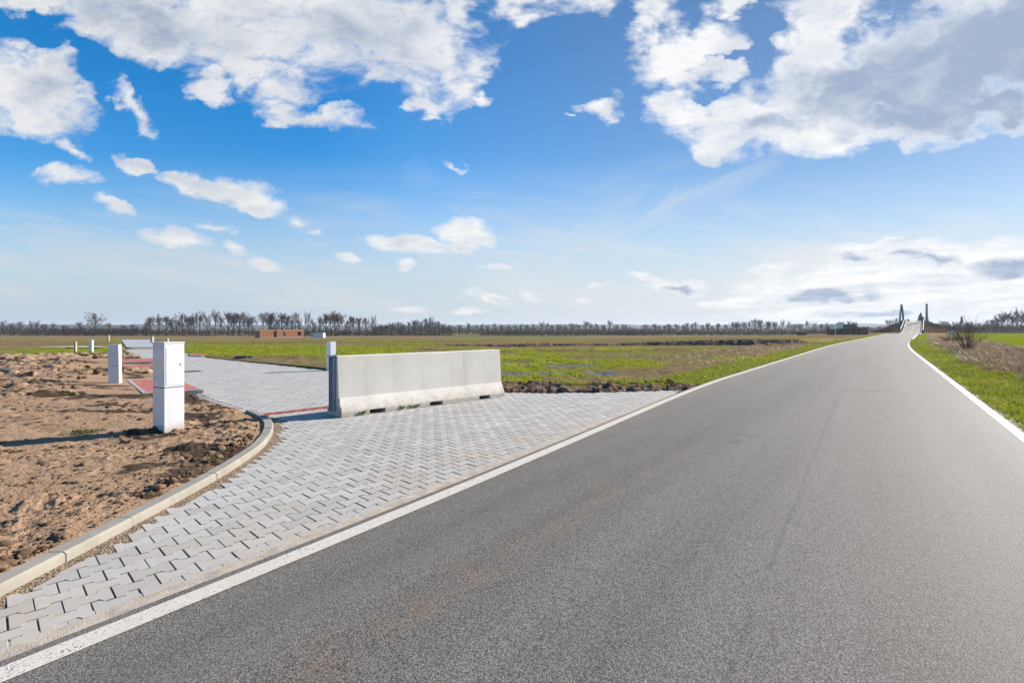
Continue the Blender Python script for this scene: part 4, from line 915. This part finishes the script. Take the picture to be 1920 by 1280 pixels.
def brick_house():
    Y = 182.0; x0 = (487 - 960) / 960 * Y; z = float(field_z(np.array(x0 + 8), np.array(Y + 6))) - .1; root = empty('brick_building', (x0, Y, z), R(50))
    tag(root, 'unfinished roofless orange brick building with dark openings in front of bare trees', 'building')
    H = 3.05
    for (a, w, ops, yo) in ((0, 5.0, [], 0.0), (6.1, 10.4, [(2.3, 3.5, 0.9, 2.3), (7.9, 9.3, .9, 2.3)], .0)):
        mb = wall_with_openings(w, H - .3, ops); mb.build('wall', BRICKM, root, (a, yo, 0))
    for (cx, cy, sx, sy) in ((.15, 1.8, .3, 3), (16.35, 1.8, .3, 3), (8.2, 3.45, 16.5, .3), (4.85, 1.8, .3, 3), (6.25, 1.8, .3, 3)):
        mb = MB(); mb.box((cx, cy, (H - .3) / 2), (sx, sy, H - .3)); mb.build('wall', BRICKM, root)
    for (a, w) in ((0, 5.0), (6.1, 10.4)):
        mb = MB(); mb.box((a + w / 2, .15, H - .14), (w, .34, .27)); mb.build('ring_beam', LIGHTB, root)
    mb = MB(); mb.box((8.2, 3.45, H - .14), (16.5, .34, .27)); mb.build('ring_beam', LIGHTB, root)
    mb = MB(); mb.box((5.55, 2.6, (H - .3) / 2), (1.0, .2, H - .3)); mb.build('shade_panel', DKIN, root)  # dark panel added as the shade in the gap between the blocks
    for a in (8.4, 14.0):
        mb = MB(); mb.box((a + .65, 2.4, 1.5), (2.2, .2, 2.4)); mb.build('shade_panel', DKIN, root)  # dark panels added behind the openings as their inside shade
    mb = MB(); mb.box((8.2, 1.8, .05), (17.0, 4.4, .5)); mb.build('slab', KERBG, root)
brick_house()
WHITE = simple('white_sheet_metal', (.66, .68, .70), .5, .06, 2); GLASS = simple('dark_glass', (.05, .08, .14), .2, .1, 2, 0, .6)
def cabin(px0, px1, Y, h, label):
    x0, x1 = (px0 - 960) / 960 * Y, (px1 - 960) / 960 * Y; w = x1 - x0; z = float(field_z(np.array((x0 + x1) / 2), np.array(Y)))
    root = empty('site_cabin', ((x0 + x1) / 2, Y, z)); tag(root, label, 'cabin')
    mb = MB(); mb.box((0, 1.2, h / 2), (w, 2.4, h)); mb.build('body', WHITE, root, bevel=.03)
    mb = MB(); mb.box((0, 1.2, h + .06), (w + .14, 2.54, .13)); mb.build('roof', KERBG, root)
    f = MB(); f.box((-w * .40, -.02, h * .58), (w * .12, .06, h * .42)); win = f.build('window', WHITE, root)
    f = MB(); f.box((-w * .40, -.055, h * .58), (w * .10, .02, h * .36)); f.build('pane', GLASS, win)
    f = MB(); f.box((w * .30, -.02, h * .46), (w * .15, .05, h * .86)); dr = f.build('door', WHITE, root)
    f = MB(); f.box((w * .35, -.06, h * .45), (.05, .04, .14)); f.build('handle', GLASS, dr)
cabin(583, 606, 196, 1.75, 'small white site cabin right of the orange brick building')
cabin(1789, 1797, 168, .7, 'tiny white cabin far away behind the bare roadside shrub')
BROWN = simple('brown_timber', (.17, .095, .058), .9, .4, 1.5); BROWNL = simple('brown_boards', (.30, .18, .11), .9, .3, 2); TAN = simple('tan_roof', (.26, .20, .11), .9, .15, 2)
def barn():
    Y = 128.0; x0 = (1571 - 960) / 960 * Y; x1 = (1629 - 960) / 960 * Y; w = x1 - x0; root = empty('timber_barn', (x0, Y, float(terrain(np.array(x0 + 4), np.array(Y))) - .1), R(0))
    tag(root, 'low dark brown timber barn with a stepped flat top left of the road', 'barn')
    mb = MB(); mb.box((w / 2, 2.4, .9), (w, 4.4, 1.8)); mb.build('wall', BROWN, root)
    for k in range(6):
        mb = MB(); mb.box((.15 + (w - .3) * k / 5, .10, .95), (.22, .22, 1.9)); mb.build('pillar', BROWNL, root)
    mb = MB(); mb.box((w * .5, 2.3, 1.95), (w + .3, 4.9, .14)); mb.build('roof', BROWN, root)
    mb = MB(); mb.box((w * .49, 2.3, 2.28), (w * .40, 3.0, .52)); mb.build('roof_box', BROWNL, root)
    mb = MB(); mb.box((w * .49, 2.3, 2.60), (w * .44, 3.3, .12)); mb.build('roof', BROWN, root)
    mb = MB(); mb.box((w * .49, .55, 2.12), (w * .44, .12, .14)); mb.build('fascia', TAN, root)
barn()
def shelter():
    Y = 124.0; x0 = (1499 - 960) / 960 * Y; w = 13 / 960 * Y; root = empty('field_shelter', (x0 + w / 2, Y, float(terrain(np.array(x0), np.array(Y))) - .05))
    tag(root, 'tiny field shelter with a tan roof at the far field edge', 'shelter')
    mb = MB(); mb.box((0, .8, .36), (w * .85, 1.5, .74)); mb.build('wall', BROWN, root)
    mb = MB(); mb.box((0, .8, .80), (w, 1.9, .14)); mb.build('roof', TAN, root)
    mb = MB(); mb.box((w * .44, .0, .36), (.14, .14, .8)); mb.build('leg', TAN, root)
shelter()

# ------------------------------------------------------------------ bridge on the ramp
PYL = simple('pylon_steel', (.27, .275, .29), .6, .1, 1, 0, .3); PYLD = simple('pylon_dark_steel', (.07, .075, .085), .6, .1, 1, 0, .3); RAILM = simple('guard_rail_steel', (.42, .43, .46), .45, .15, 3, .5, .5); RUST = simple('dark_post', (.10, .075, .09), .8, .3, 3)
def pylon(t, lat, spread, rz, label, mats):
    x, y = t2w(t, lat); root = empty('bridge_pylon', (x, y, float(rd_z(np.array(t))) - .4), rz); tag(root, label, 'bridge pylon', 'pylons of the road bridge')
    H = 7.9
    for k, s in enumerate((-1, 1)):
        mb = MB(); n = 7; pts = [(s * spread * (1 - (q / n) ** 1.7), 0, H * q / n) for q in range(n + 1)]
        for a, b in zip(pts[:-1], pts[1:]): pass
        mb.tube(pts, [.44 - .10 * q / n for q in range(n + 1)], 6); mb.build('leg', mats[k], root)
    mb = MB(); mb.tube([(0, 0, H - .9), (0, 0, H + .15)], [.46, .40], 6); mb.build('finial', mats[0], root)
    mb = MB(); mb.box((0, 0, .75), (spread * 2.2, .4, .5)); mb.build('crossbeam', mats[1], root)
cc = float((rd_left(np.array(283.)) + rd_right(np.array(283.))) / 2)
pylon(283, cc - 4.3, .62, R(-36), 'left grey A-shaped bridge pylon with two curved legs on the ramp top', (PYL, PYLD))
pylon(283, cc + 4.3, 1.0, R(54), 'right bridge pylon whose legs line up as one column on the ramp top', (PYL, PYL))
def guard_rail(side, label, t0, t1, mat_post):
    off = (lambda t: float(rd_right(np.array(t))) + .5) if side > 0 else (lambda t: float(rd_left(np.array(t))) - .5)
    x, y = t2w(t0, off(t0)); root = empty('guard_rail', (x, y, 0)); tag(root, label, 'guard rail')
    ts = np.arange(t0, t1, 4.0); pts = [(*t2w(t, off(t)), float(rd_z(np.array(t)))) for t in ts]
    loc = [(a - x, b - y, c) for a, b, c in pts]
    for zz, r in ((.95, .13), (.5, .07)):
        mb = MB(); mb.tube([(a, b, c + zz) for a, b, c in loc], r, 6); mb.build('rail', RAILM, root)
    for a, b, c in loc:
        mb = MB(); mb.box((a, b, c + .4), (.22, .22, 1.3)); mb.build('pillar', mat_post, root)
guard_rail(1, 'guard rail with dark posts climbing the right side of the ramp', 226, 300, RUST)
guard_rail(-1, 'pale guard rail climbing the left side of the ramp', 238, 300, RAILM)

# ------------------------------------------------------------------ trees
BARK = simple('bark', (.07, .052, .038), .95, .3, 1.2); TWIG = simple('twigs', (.100, .066, .046), .95, .35, .5); BARKB = simple('dark_bark', (.05, .045, .045), .95, .3, 1.2); TWIGB = simple('dark_twigs', (.07, .062, .06), .95, .3, .5)
def grow(seed, h, form):
    """bare deciduous tree: returns trunk mesh and twig mesh"""
    g = random.Random(seed); tr = MB(); tw = MB()
    spread, upb, first, nl, wid = form            # side spread, upward bias, first limb height, limbs, crown width factor
    def branch(p, d, L, r, lev):
        n = 4 if lev < 2 else (3 if lev < 4 else 2); pts = [p]; rr = [r]; q = p.copy(); dd = d.copy()
        for k in range(n):
            dd = (dd + Vector((g.gauss(0, .16), g.gauss(0, .16), g.gauss(.10, .08)))).normalized(); q = q + dd * (L / n); pts.append(q.copy()); rr.append(r * (1 - .72 * (k + 1) / n))
        (tr if lev < 2 else tw).tube(pts, rr, 5 if lev < 2 else 3, cap=False)
        if lev >= 4: return
        m = (0, 6, 7, 6)[lev] if lev else 0
        for k in range(m):
            f = .25 + .75 * (k + g.random()) / m; i = min(int(f * n), n - 1); a = pts[i].lerp(pts[i + 1], f * n - i)
            side = Vector((g.gauss(0, 1), g.gauss(0, 1), g.gauss(.35, .5))).normalized(); nd = (dd * .55 + side * (.55 + .3 * spread)).normalized()
            branch(a, nd, L * (.36 + .20 * g.random()) * (1.1 - .45 * f), max(rr[i] * .55, .040), lev + 1)
    tp = []; q = Vector((0, 0, -.5)); 
    for k in range(9): 
        tp.append(q.copy()); q = q + Vector((g.gauss(0, .012 * h), g.gauss(0, .012 * h), h * .92 / 8))
    R0 = h * .024; tr.tube(tp, [R0 * (1 - .85 * k / 8) for k in range(9)], 7, cap=False)
    for k in range(nl):
        f = first + (.80 - first) * (k + .5 * g.random()) / nl; i = min(int(f * 8), 7); a = tp[i].lerp(tp[i + 1], f * 8 - i); az = k * 2.4 + g.gauss(0, .4)
        el = min(1.35, upb + .35 * (f - first) + g.gauss(0, .08)); d = Vector((math.cos(az) * math.cos(el), math.sin(az) * math.cos(el), math.sin(el)))
        L = min(h * (1.0 - f) / math.sin(el) * (.72 + .3 * g.random()), h * wid)
        branch(a, d, L, R0 * (.55 - .3 * f) + .03, 1)
    return tr.mesh('trunk'), tw.mesh('crown')
def set_mat(me, m): me.materials.append(m); return me
FORMS = {'tall': (.30, 1.05, .26, 11, .60), 'tall2': (.35, .95, .36, 10, .60), 'round': (.55, .72, .26, 12, .50), 'spread': (.7, .52, .22, 12, .55), 'thin': (.3, 1.15, .32, 7, .42), 'small': (.5, .85, .18, 9, .55)}
BASES = {}
for nm, f in FORMS.items():
    BASES[nm] = []
    for k in range(2 if nm != 'thin' else 1):
        a, b = grow(hash(nm) % 97 * 0 + len(nm) * 31 + ord(nm[0]) * 7 + k * 13 + ord(nm[-1]), 14.0, f); BASES[nm].append((a, b))
MATV = {}
def tree_mesh(nm, k, dark):
    key = (nm, k, dark)
    if key not in MATV:
        a, b = BASES[nm][k % len(BASES[nm])]; a = a.copy(); b = b.copy(); a.materials.clear(); b.materials.clear()
        set_mat(a, BARKB if dark else BARK); set_mat(b, TWIGB if dark else TWIG); MATV[key] = (a, b)
    return MATV[key]
cnt = 0
def bare_tree(px, top, Y, nm, wpx, label, group, dark=False, name='bare_tree'):
    global cnt
    cnt += 1; x = (px - 960) / 960 * Y; zb = float(terrain(np.array(x), np.array(Y))); zt = CAM_H + (616 - top) / 960 * Y; h = zt - zb
    a, b = tree_mesh(nm, cnt, dark); root = empty(name, (x, Y, zb), cnt * 1.9)
    wd = {'tall': .62, 'tall2': .66, 'round': .85, 'spread': 1.0, 'thin': .36, 'small': .75}[nm] * 14; s = h / 14.2
    sx = s if wpx is None else min(max(wpx / 960 * Y / wd, s * .55), s * 1.5); root.scale = (sx, sx, s)
    link('trunk', a, None, root); link('crown', b, None, root); tag(root, label, 'tree', group)
ORD = ['first', 'second', 'third', 'fourth', 'fifth', 'sixth', 'seventh', 'eighth', 'ninth', 'tenth', 'eleventh', 'twelfth', 'thirteenth', 'fourteenth', 'fifteenth', 'sixteenth', 'seventeenth', 'eighteenth', 'nineteenth', 'twentieth']
ORD += ['twenty-' + o for o in ORD[:9]] + ['thirtieth'] + ['thirty-' + o for o in ORD[:9]] + ['fortieth'] + ['forty-' + o for o in ORD[:9]]
def row(items, Y, where, group, nm0='tall', dark=False, dy=18):
    items = sorted(items, key=lambda q: q[0])
    for i, it in enumerate(items):
        px, top = it[0], it[1]; nm = it[2] if len(it) > 2 else nm0; wp = it[3] if len(it) > 3 else None
        word = {'spread': 'broad', 'round': 'rounded', 'tall': 'tall', 'tall2': 'tall', 'thin': 'thin', 'small': 'small'}[nm]
        bare_tree(px, top, Y + random.uniform(-dy, dy) * .5, nm, wp, f'{ORD[i]} bare tree from the left {where}', group, dark)
row([(8, 601, 'small'), (24, 603, 'small'), (38, 600, 'round', 12), (57, 600, 'small', 11), (70, 602, 'small'), (84, 605, 'small'), (101, 605, 'small'), (120, 608, 'small'), (205, 603, 'thin'), (228, 607, 'small'), (250, 607, 'small')], 322, 'in the far left scrub', 'bare trees in the far left scrub')
bare_tree(178, 588, 318, 'spread', 40, 'broad bare tree rising alone above the brown scrub near the slim pillar', 'bare trees in the far left scrub')
bare_tree(149, 601, 322, 'round', 16, 'reddish rounded bare tree just left of the lone broad tree', 'bare trees in the far left scrub')
row([(283, 593), (274, 602, 'small'), (297, 591, 'tall2'), (311, 591), (322, 595, 'thin'), (330, 600, 'small'), (343, 588, 'round', 34), (354, 590), (365, 594), (374, 585, 'tall2'), (388, 590, 'round', 20), (405, 582, 'tall2', 18), (413, 592, 'thin'), (427, 583), (437, 586), (449, 584), (459, 587, 'round', 18), (467, 595, 'thin'), (475, 591)],
    312, 'in the tall row left of the brick building', 'tall bare trees left of the brick building')
row([(493, 582, 'round', 14), (503, 584), (510, 590), (520, 597, 'small'), (528, 586), (537, 588, 'tall2'), (544, 597, 'small'), (553, 584, 'tall', 11), (562, 598, 'small'), (578, 585, 'round', 19), (588, 602, 'small'), (601, 593, 'thin'), (612, 587), (620, 585, 'tall2'), (628, 584), (635, 587), (648, 600, 'small'), (657, 590, 'thin'), (663, 590, 'thin'), (676, 594), (686, 592, 'round', 16), (698, 592, 'round', 16)],
    310, 'in the row behind brick building and cabin', 'tall bare trees behind the brick building')
row([(712, 608, 'small'), (724, 607, 'small'), (734, 604), (748, 602), (755, 606, 'small'), (767, 601, 'thin'), (778, 599), (790, 600, 'round'), (800, 594, 'round', 20), (806, 594, 'round', 18), (815, 600, 'round'), (824, 603, 'round'), (833, 606, 'small')], 318, 'in the brown clump above the barrier', 'bare trees in the clump above the barrier')
row([(862, 607), (878, 605), (893, 608), (904, 607), (915, 608), (928, 606), (940, 608), (952, 608), (966, 608), (978, 607), (988, 607), (1000, 607), (1014, 603, 'round'), (1026, 605), (1036, 608), (1048, 606, 'round'), (1060, 608), (1073, 604, 'round', 20), (1084, 607), (1099, 600, 'round', 18), (1108, 605), (1118, 606), (1130, 607), (1144, 600, 'tall2', 12), (1156, 607), (1171, 606, 'round', 16)], 395, 'in the grove right above the barrier end', 'bare trees in the middle distant grove', 'small', True, 40)
row([(1211, 607), (1228, 605, 'round', 14), (1236, 608, 'thin'), (1247, 608, 'thin'), (1256, 606), (1268, 605, 'round', 12), (1282, 608, 'thin'), (1289, 604), (1298, 604, 'thin'), (1304, 603, 'tall2', 9), (1318, 607, 'thin'), (1327, 604), (1335, 608, 'thin'), (1347, 605), (1362, 607), (1373, 603), (1380, 602), (1387, 605), (1395, 602), (1405, 602, 'tall2', 8), (1418, 597), (1425, 599), (1437, 601), (1443, 603), (1454, 602), (1467, 600, 'tall2', 9), (1478, 602, 'round', 10), (1490, 606), (1500, 606), (1513, 601, 'tall2', 10), (1528, 604, 'round', 14), (1540, 606), (1549, 604, 'round', 12), (1560, 606), (1578, 602), (1591, 601), (1602, 603)], 430, 'in the distant row behind the open field', 'bare trees in the far right row', 'tall', True, 50)
row([(1667, 598, 'round', 18), (1680, 597, 'spread', 20)], 330, 'just left of the ramp embankment', 'bare trees beside the ramp', 'round', True)
row([(1768, 600, 'round', 20), (1776, 603, 'round', 14), (1788, 603, 'small'), (1797, 602, 'small'), (1812, 603, 'round'), (1822, 602, 'round'), (1838, 604, 'small'), (1850, 600, 'round')], 300, 'in the thicket behind the roadside shrub', 'bare trees behind the roadside shrub', 'round', True)
row([(1862, 597, 'round', 16), (1870, 591, 'round', 20), (1880, 585, 'round', 26), (1890, 584, 'round', 24), (1899, 588, 'round', 20), (1907, 579, 'tall2', 16), (1914, 585, 'round', 24), (1924, 586, 'round', 24), (1936, 588, 'round', 24)], 240, 'in the tall group at the right edge', 'tall bare trees at the right edge', 'round', True)

def clumps(name, centers, mat, per=160, leaf=.35, parent=None, flat=.7, seed=3):
    """many small leaf or twig sized faces through ellipsoids (cx,cy,cz,rx,ry,rz)"""
    g = np.random.default_rng(seed); P = []
    for (cx, cy, cz, rx, ry, rz) in centers:
        q = g.normal(size=(per, 3)); q /= np.linalg.norm(q, axis=1)[:, None]; q *= (g.random(per) ** .45)[:, None]; P.append(q * np.array((rx, ry, rz)) + np.array((cx, cy, cz)))
    P = np.concatenate(P); n = len(P); a = g.normal(size=(n, 3)); a /= np.linalg.norm(a, axis=1)[:, None]; b = np.cross(a, g.normal(size=(n, 3))); b /= np.linalg.norm(b, axis=1)[:, None]
    L = leaf * (.5 + g.random(n))[:, None]
    V = np.stack([P - a * L, P + b * L * flat, P + a * L, P - b * L * flat], 1).reshape(-1, 3); F = np.arange(n * 4).reshape(-1, 4)
    return link(name, np_mesh(name, V, F, False, {'tone': np.repeat(g.random(n), 4)}), mat, parent)
def leafm(name, a, b, tr=.15):
    m = NT(name); return m.out(m.mix(m.attr('tone'), a, b), .8, None, .15, transl=tr)
CONM = leafm('evergreen_foliage', (.012, .035, .022), (.035, .075, .040)); BR_D = leafm('dark_scrub_twigs', (.030, .020, .016), (.085, .058, .042), .05); BR_O = leafm('olive_scrub_twigs', (.040, .040, .020), (.105, .095, .050), .05)
def evergreen(px, top, base_px, Y, wpx, label, cone=False):
    x = (px - 960) / 960 * Y; zt = CAM_H + (616 - top) / 960 * Y; zb = float(terrain(np.array(x), np.array(Y))); H = zt - zb; w = wpx / 960 * Y / 2
    root = empty('evergreen_tree', (x, Y, zb)); tag(root, label, 'tree'); mb = MB(); mb.tube([(0, 0, -.3), (.1, 0, H * .5), (0, 0, H * .92)], [.28, .18, .05], 7); mb.build('trunk', BARKB, root)
    g = random.Random(int(px)); C = []
    for k in range(22):
        f = .30 + .68 * k / 21; rw = w * ((1 - f) * 1.5 if cone else math.sin(min(1, (1.04 - f) / .62) * 1.5) ** .8); a = g.random() * 6.28
        f = .42 + f * .56 if cone else f; C.append((math.cos(a) * rw * .5, math.sin(a) * rw * .5, H * f, max(rw * .62, .35), max(rw * .62, .35), H * .07))
    clumps('crown', C, CONM, 140, .2 if cone else .30, root, .6, int(px))
evergreen(1727, 588, 604, 330, 13, 'round dark evergreen tree showing above the crest between the bridge pylons')
evergreen(1738, 596, 604, 345, 9, 'small dark evergreen tree partly behind the right bridge pylon')
evergreen(1803, 594, 615, 300, 4.5, 'narrow pointed dark evergreen tree behind the roadside shrub', True)
evergreen(1703, 599.5, 604, 335, 9, 'low dark evergreen tree beneath the left bridge pylon')
def scrub(name, px0, px1, Y, top0, top1, mat, n, depth=9, seed=5, per=70, leaf=.42):
    g = random.Random(seed); C = []
    for k in range(n):
        px = px0 + (px1 - px0) * (k + g.random()) / n; y = Y + g.random() * depth; x = (px - 960) / 960 * y; zb = float(terrain(np.array(x), np.array(y)))
        top = top0 + (top1 - top0) * g.random(); zt = CAM_H + (616 - top) / 960 * y; h = max(zt - zb, .8); C.append((x, y, zb + h * .45, 1.2 + 1.8 * g.random(), 1.6, h * .56))
    o = clumps(name, C, mat, per, leaf, None, .28, seed); tag(o, kind='stuff'); return o
BR_R = leafm('reddish_scrub_twigs', (.045, .022, .014), (.11, .058, .036), .05)
scrub('scrub', -30, 280, 305, 610, 615, BR_D, 150, 10, 5, 90); scrub('scrub', -1100, -30, 300, 605, 616, BR_D, 330, 14, 25, 50, .6); scrub('scrub', 1960, 2700, 300, 604, 615, BR_D, 240, 25, 26, 50, .6); scrub('scrub', 120, 260, 303, 612, 618, BR_R, 40, 4, 15, 60)
scrub('scrub', 270, 720, 303, 610, 619, BR_D, 190, 12, 6, 80); scrub('scrub', 560, 840, 300, 618, 623, BR_O, 60, 5, 7, 60)
scrub('scrub', 700, 850, 306, 604, 612, BR_D, 90, 12, 8, 90); scrub('scrub', 840, 1200, 385, 609, 616, BR_D, 180, 30, 9, 80, .5)
scrub('scrub', 900, 1200, 318, 617, 622, BR_O, 130, 8, 10, 80); scrub('scrub', 1180, 1580, 330, 615, 621, BR_O, 190, 12, 11, 80); scrub('scrub', 1140, 1240, 322, 617, 622, BR_R, 36, 5, 12, 60)
scrub('scrub', 1200, 1680, 440, 608, 615, BR_D, 220, 50, 13, 70, .55); scrub('scrub', 1740, 1960, 300, 605, 614, BR_D, 130, 25, 14, 90, .45)

scrub('scrub', 1738, 1792, 205, 609, 618, BR_R, 34, 12, 21, 60, .25); scrub('scrub', 1640, 1690, 200, 612, 620, BR_R, 30, 10, 22, 60, .25)
# roadside shrub
SHB = simple('shrub_bark', (.15, .105, .085), .9, .3, 5)
def shrub(x, y, h, w, n, label, mat, seed, sub=7):
    g = random.Random(seed); z = float(rv_z(np.array(x), np.array(y))); root = empty('bare_shrub', (x, y, z)); tag(root, label, 'shrub'); st = MB(); tw = MB()
    for k in range(n):
        a = g.random() * 6.283; sp_ = g.random() ** .7; top = Vector((math.cos(a) * w * sp_, math.sin(a) * w * sp_, h * (1.05 - .45 * sp_ ** 2) * (.7 + .35 * g.random()))); b = Vector((math.cos(a) * w * .16 * g.random(), math.sin(a) * w * .16 * g.random(), -.05))
        pts = [b.lerp(top, f) + Vector((g.gauss(0, .03), g.gauss(0, .03), .10 * h * math.sin(f * 3.14))) for f in (0, .25, .5, .75, 1)]; st.tube(pts, [.017, .013, .010, .007, .003], 5, cap=False)
        for j in range(sub):
            f = .25 + .7 * g.random(); i = int(f * 4); p = pts[i].lerp(pts[min(i + 1, 4)], f * 4 - i); d = (top - b).normalized() + Vector((g.gauss(0, .55), g.gauss(0, .55), g.gauss(.1, .4))); q = p + d.normalized() * h * (.12 + .2 * g.random())
            tw.tube([p, p.lerp(q, .5) + Vector((0, 0, .03)), q], [.006, .004, .002], 3, cap=False)
    st.build('stems', mat, root); tw.build('twigs', mat, root)
sx, sy = px2g(1815, 661); shrub(sx, sy, 2.2, 1.25, 34, 'large bare multi-stemmed shrub in the dry grass right of the road', SHB, 4)
shrub(43.0, 50.2, 1.0, 1.5, 60, 'low reddish bare shrub on the verge beyond the large bare one', simple('red_shrub', (.16, .085, .065), .9, .3, 5), 9, 4)
# thin pole far left
mb = MB(); mb.tube([(0, 0, 0), (0, 0, 13.5)], [.16, .09], 6); rp = empty('pole', (-184, 300, float(terrain(np.array(-184.), np.array(300.))))); mb.build('shaft', ALU, rp); mb = MB(); mb.box((0, 0, 13.5), (1.2, .2, .15)); mb.build('crossbar', ALU, rp); tag(rp, 'tall thin pale pole standing among the bare trees behind the side road', 'pole')

# far wooded ridge
def hills():
    a = np.arange(-115, 115, .15); g = []
    V = []; 
    for k, (r, f) in enumerate(((2300, 0), (2380, .55), (2500, 1.0), (2700, .6), (2850, 0))):
        x = r * np.sin(R(1) * a) ; y = r * np.cos(R(1) * a); h = 12 + 16 * fbm(a * .09 + 3, a * 0 + 2, 4, 201) + 2.5 * fbm(a * 1.6, a * 0, 2, 205)
        V.append(np.stack([x, y, -8 + f * (h + 6)], -1))
    V = np.stack(V, 0); n = V.shape[1]; i = np.arange(4)[:, None] * n + np.arange(n - 1)[None]; F = np.stack([i, i + 1, i + n + 1, i + n], -1).reshape(-1, 4)
    o = link('hills', np_mesh('hills', V.reshape(-1, 3), F, True), simple('far_forest', (.035, .045, .035), .95, .3, .02)); tag(o, kind='structure')
hills()

# ------------------------------------------------------------------ haze
def haze():
    mb = MB(); mb.box((0, 600, 14), (6600, 5600, 48)); m = NT('haze')
    v = m.n('ShaderNodeVolumePrincipled', {'Color': (.80, .88, 1.0), 'Density': HAZE, 'Anisotropy': .2}); o = m.n('ShaderNodeOutputMaterial'); m.t.links.new(v.outputs[0], o.inputs[1])
    m.m.cycles.homogeneous_volume = True
    ob = mb.build('haze', m.m); tag(ob, kind='stuff')
HAZE = .00016
if HAZE: haze()
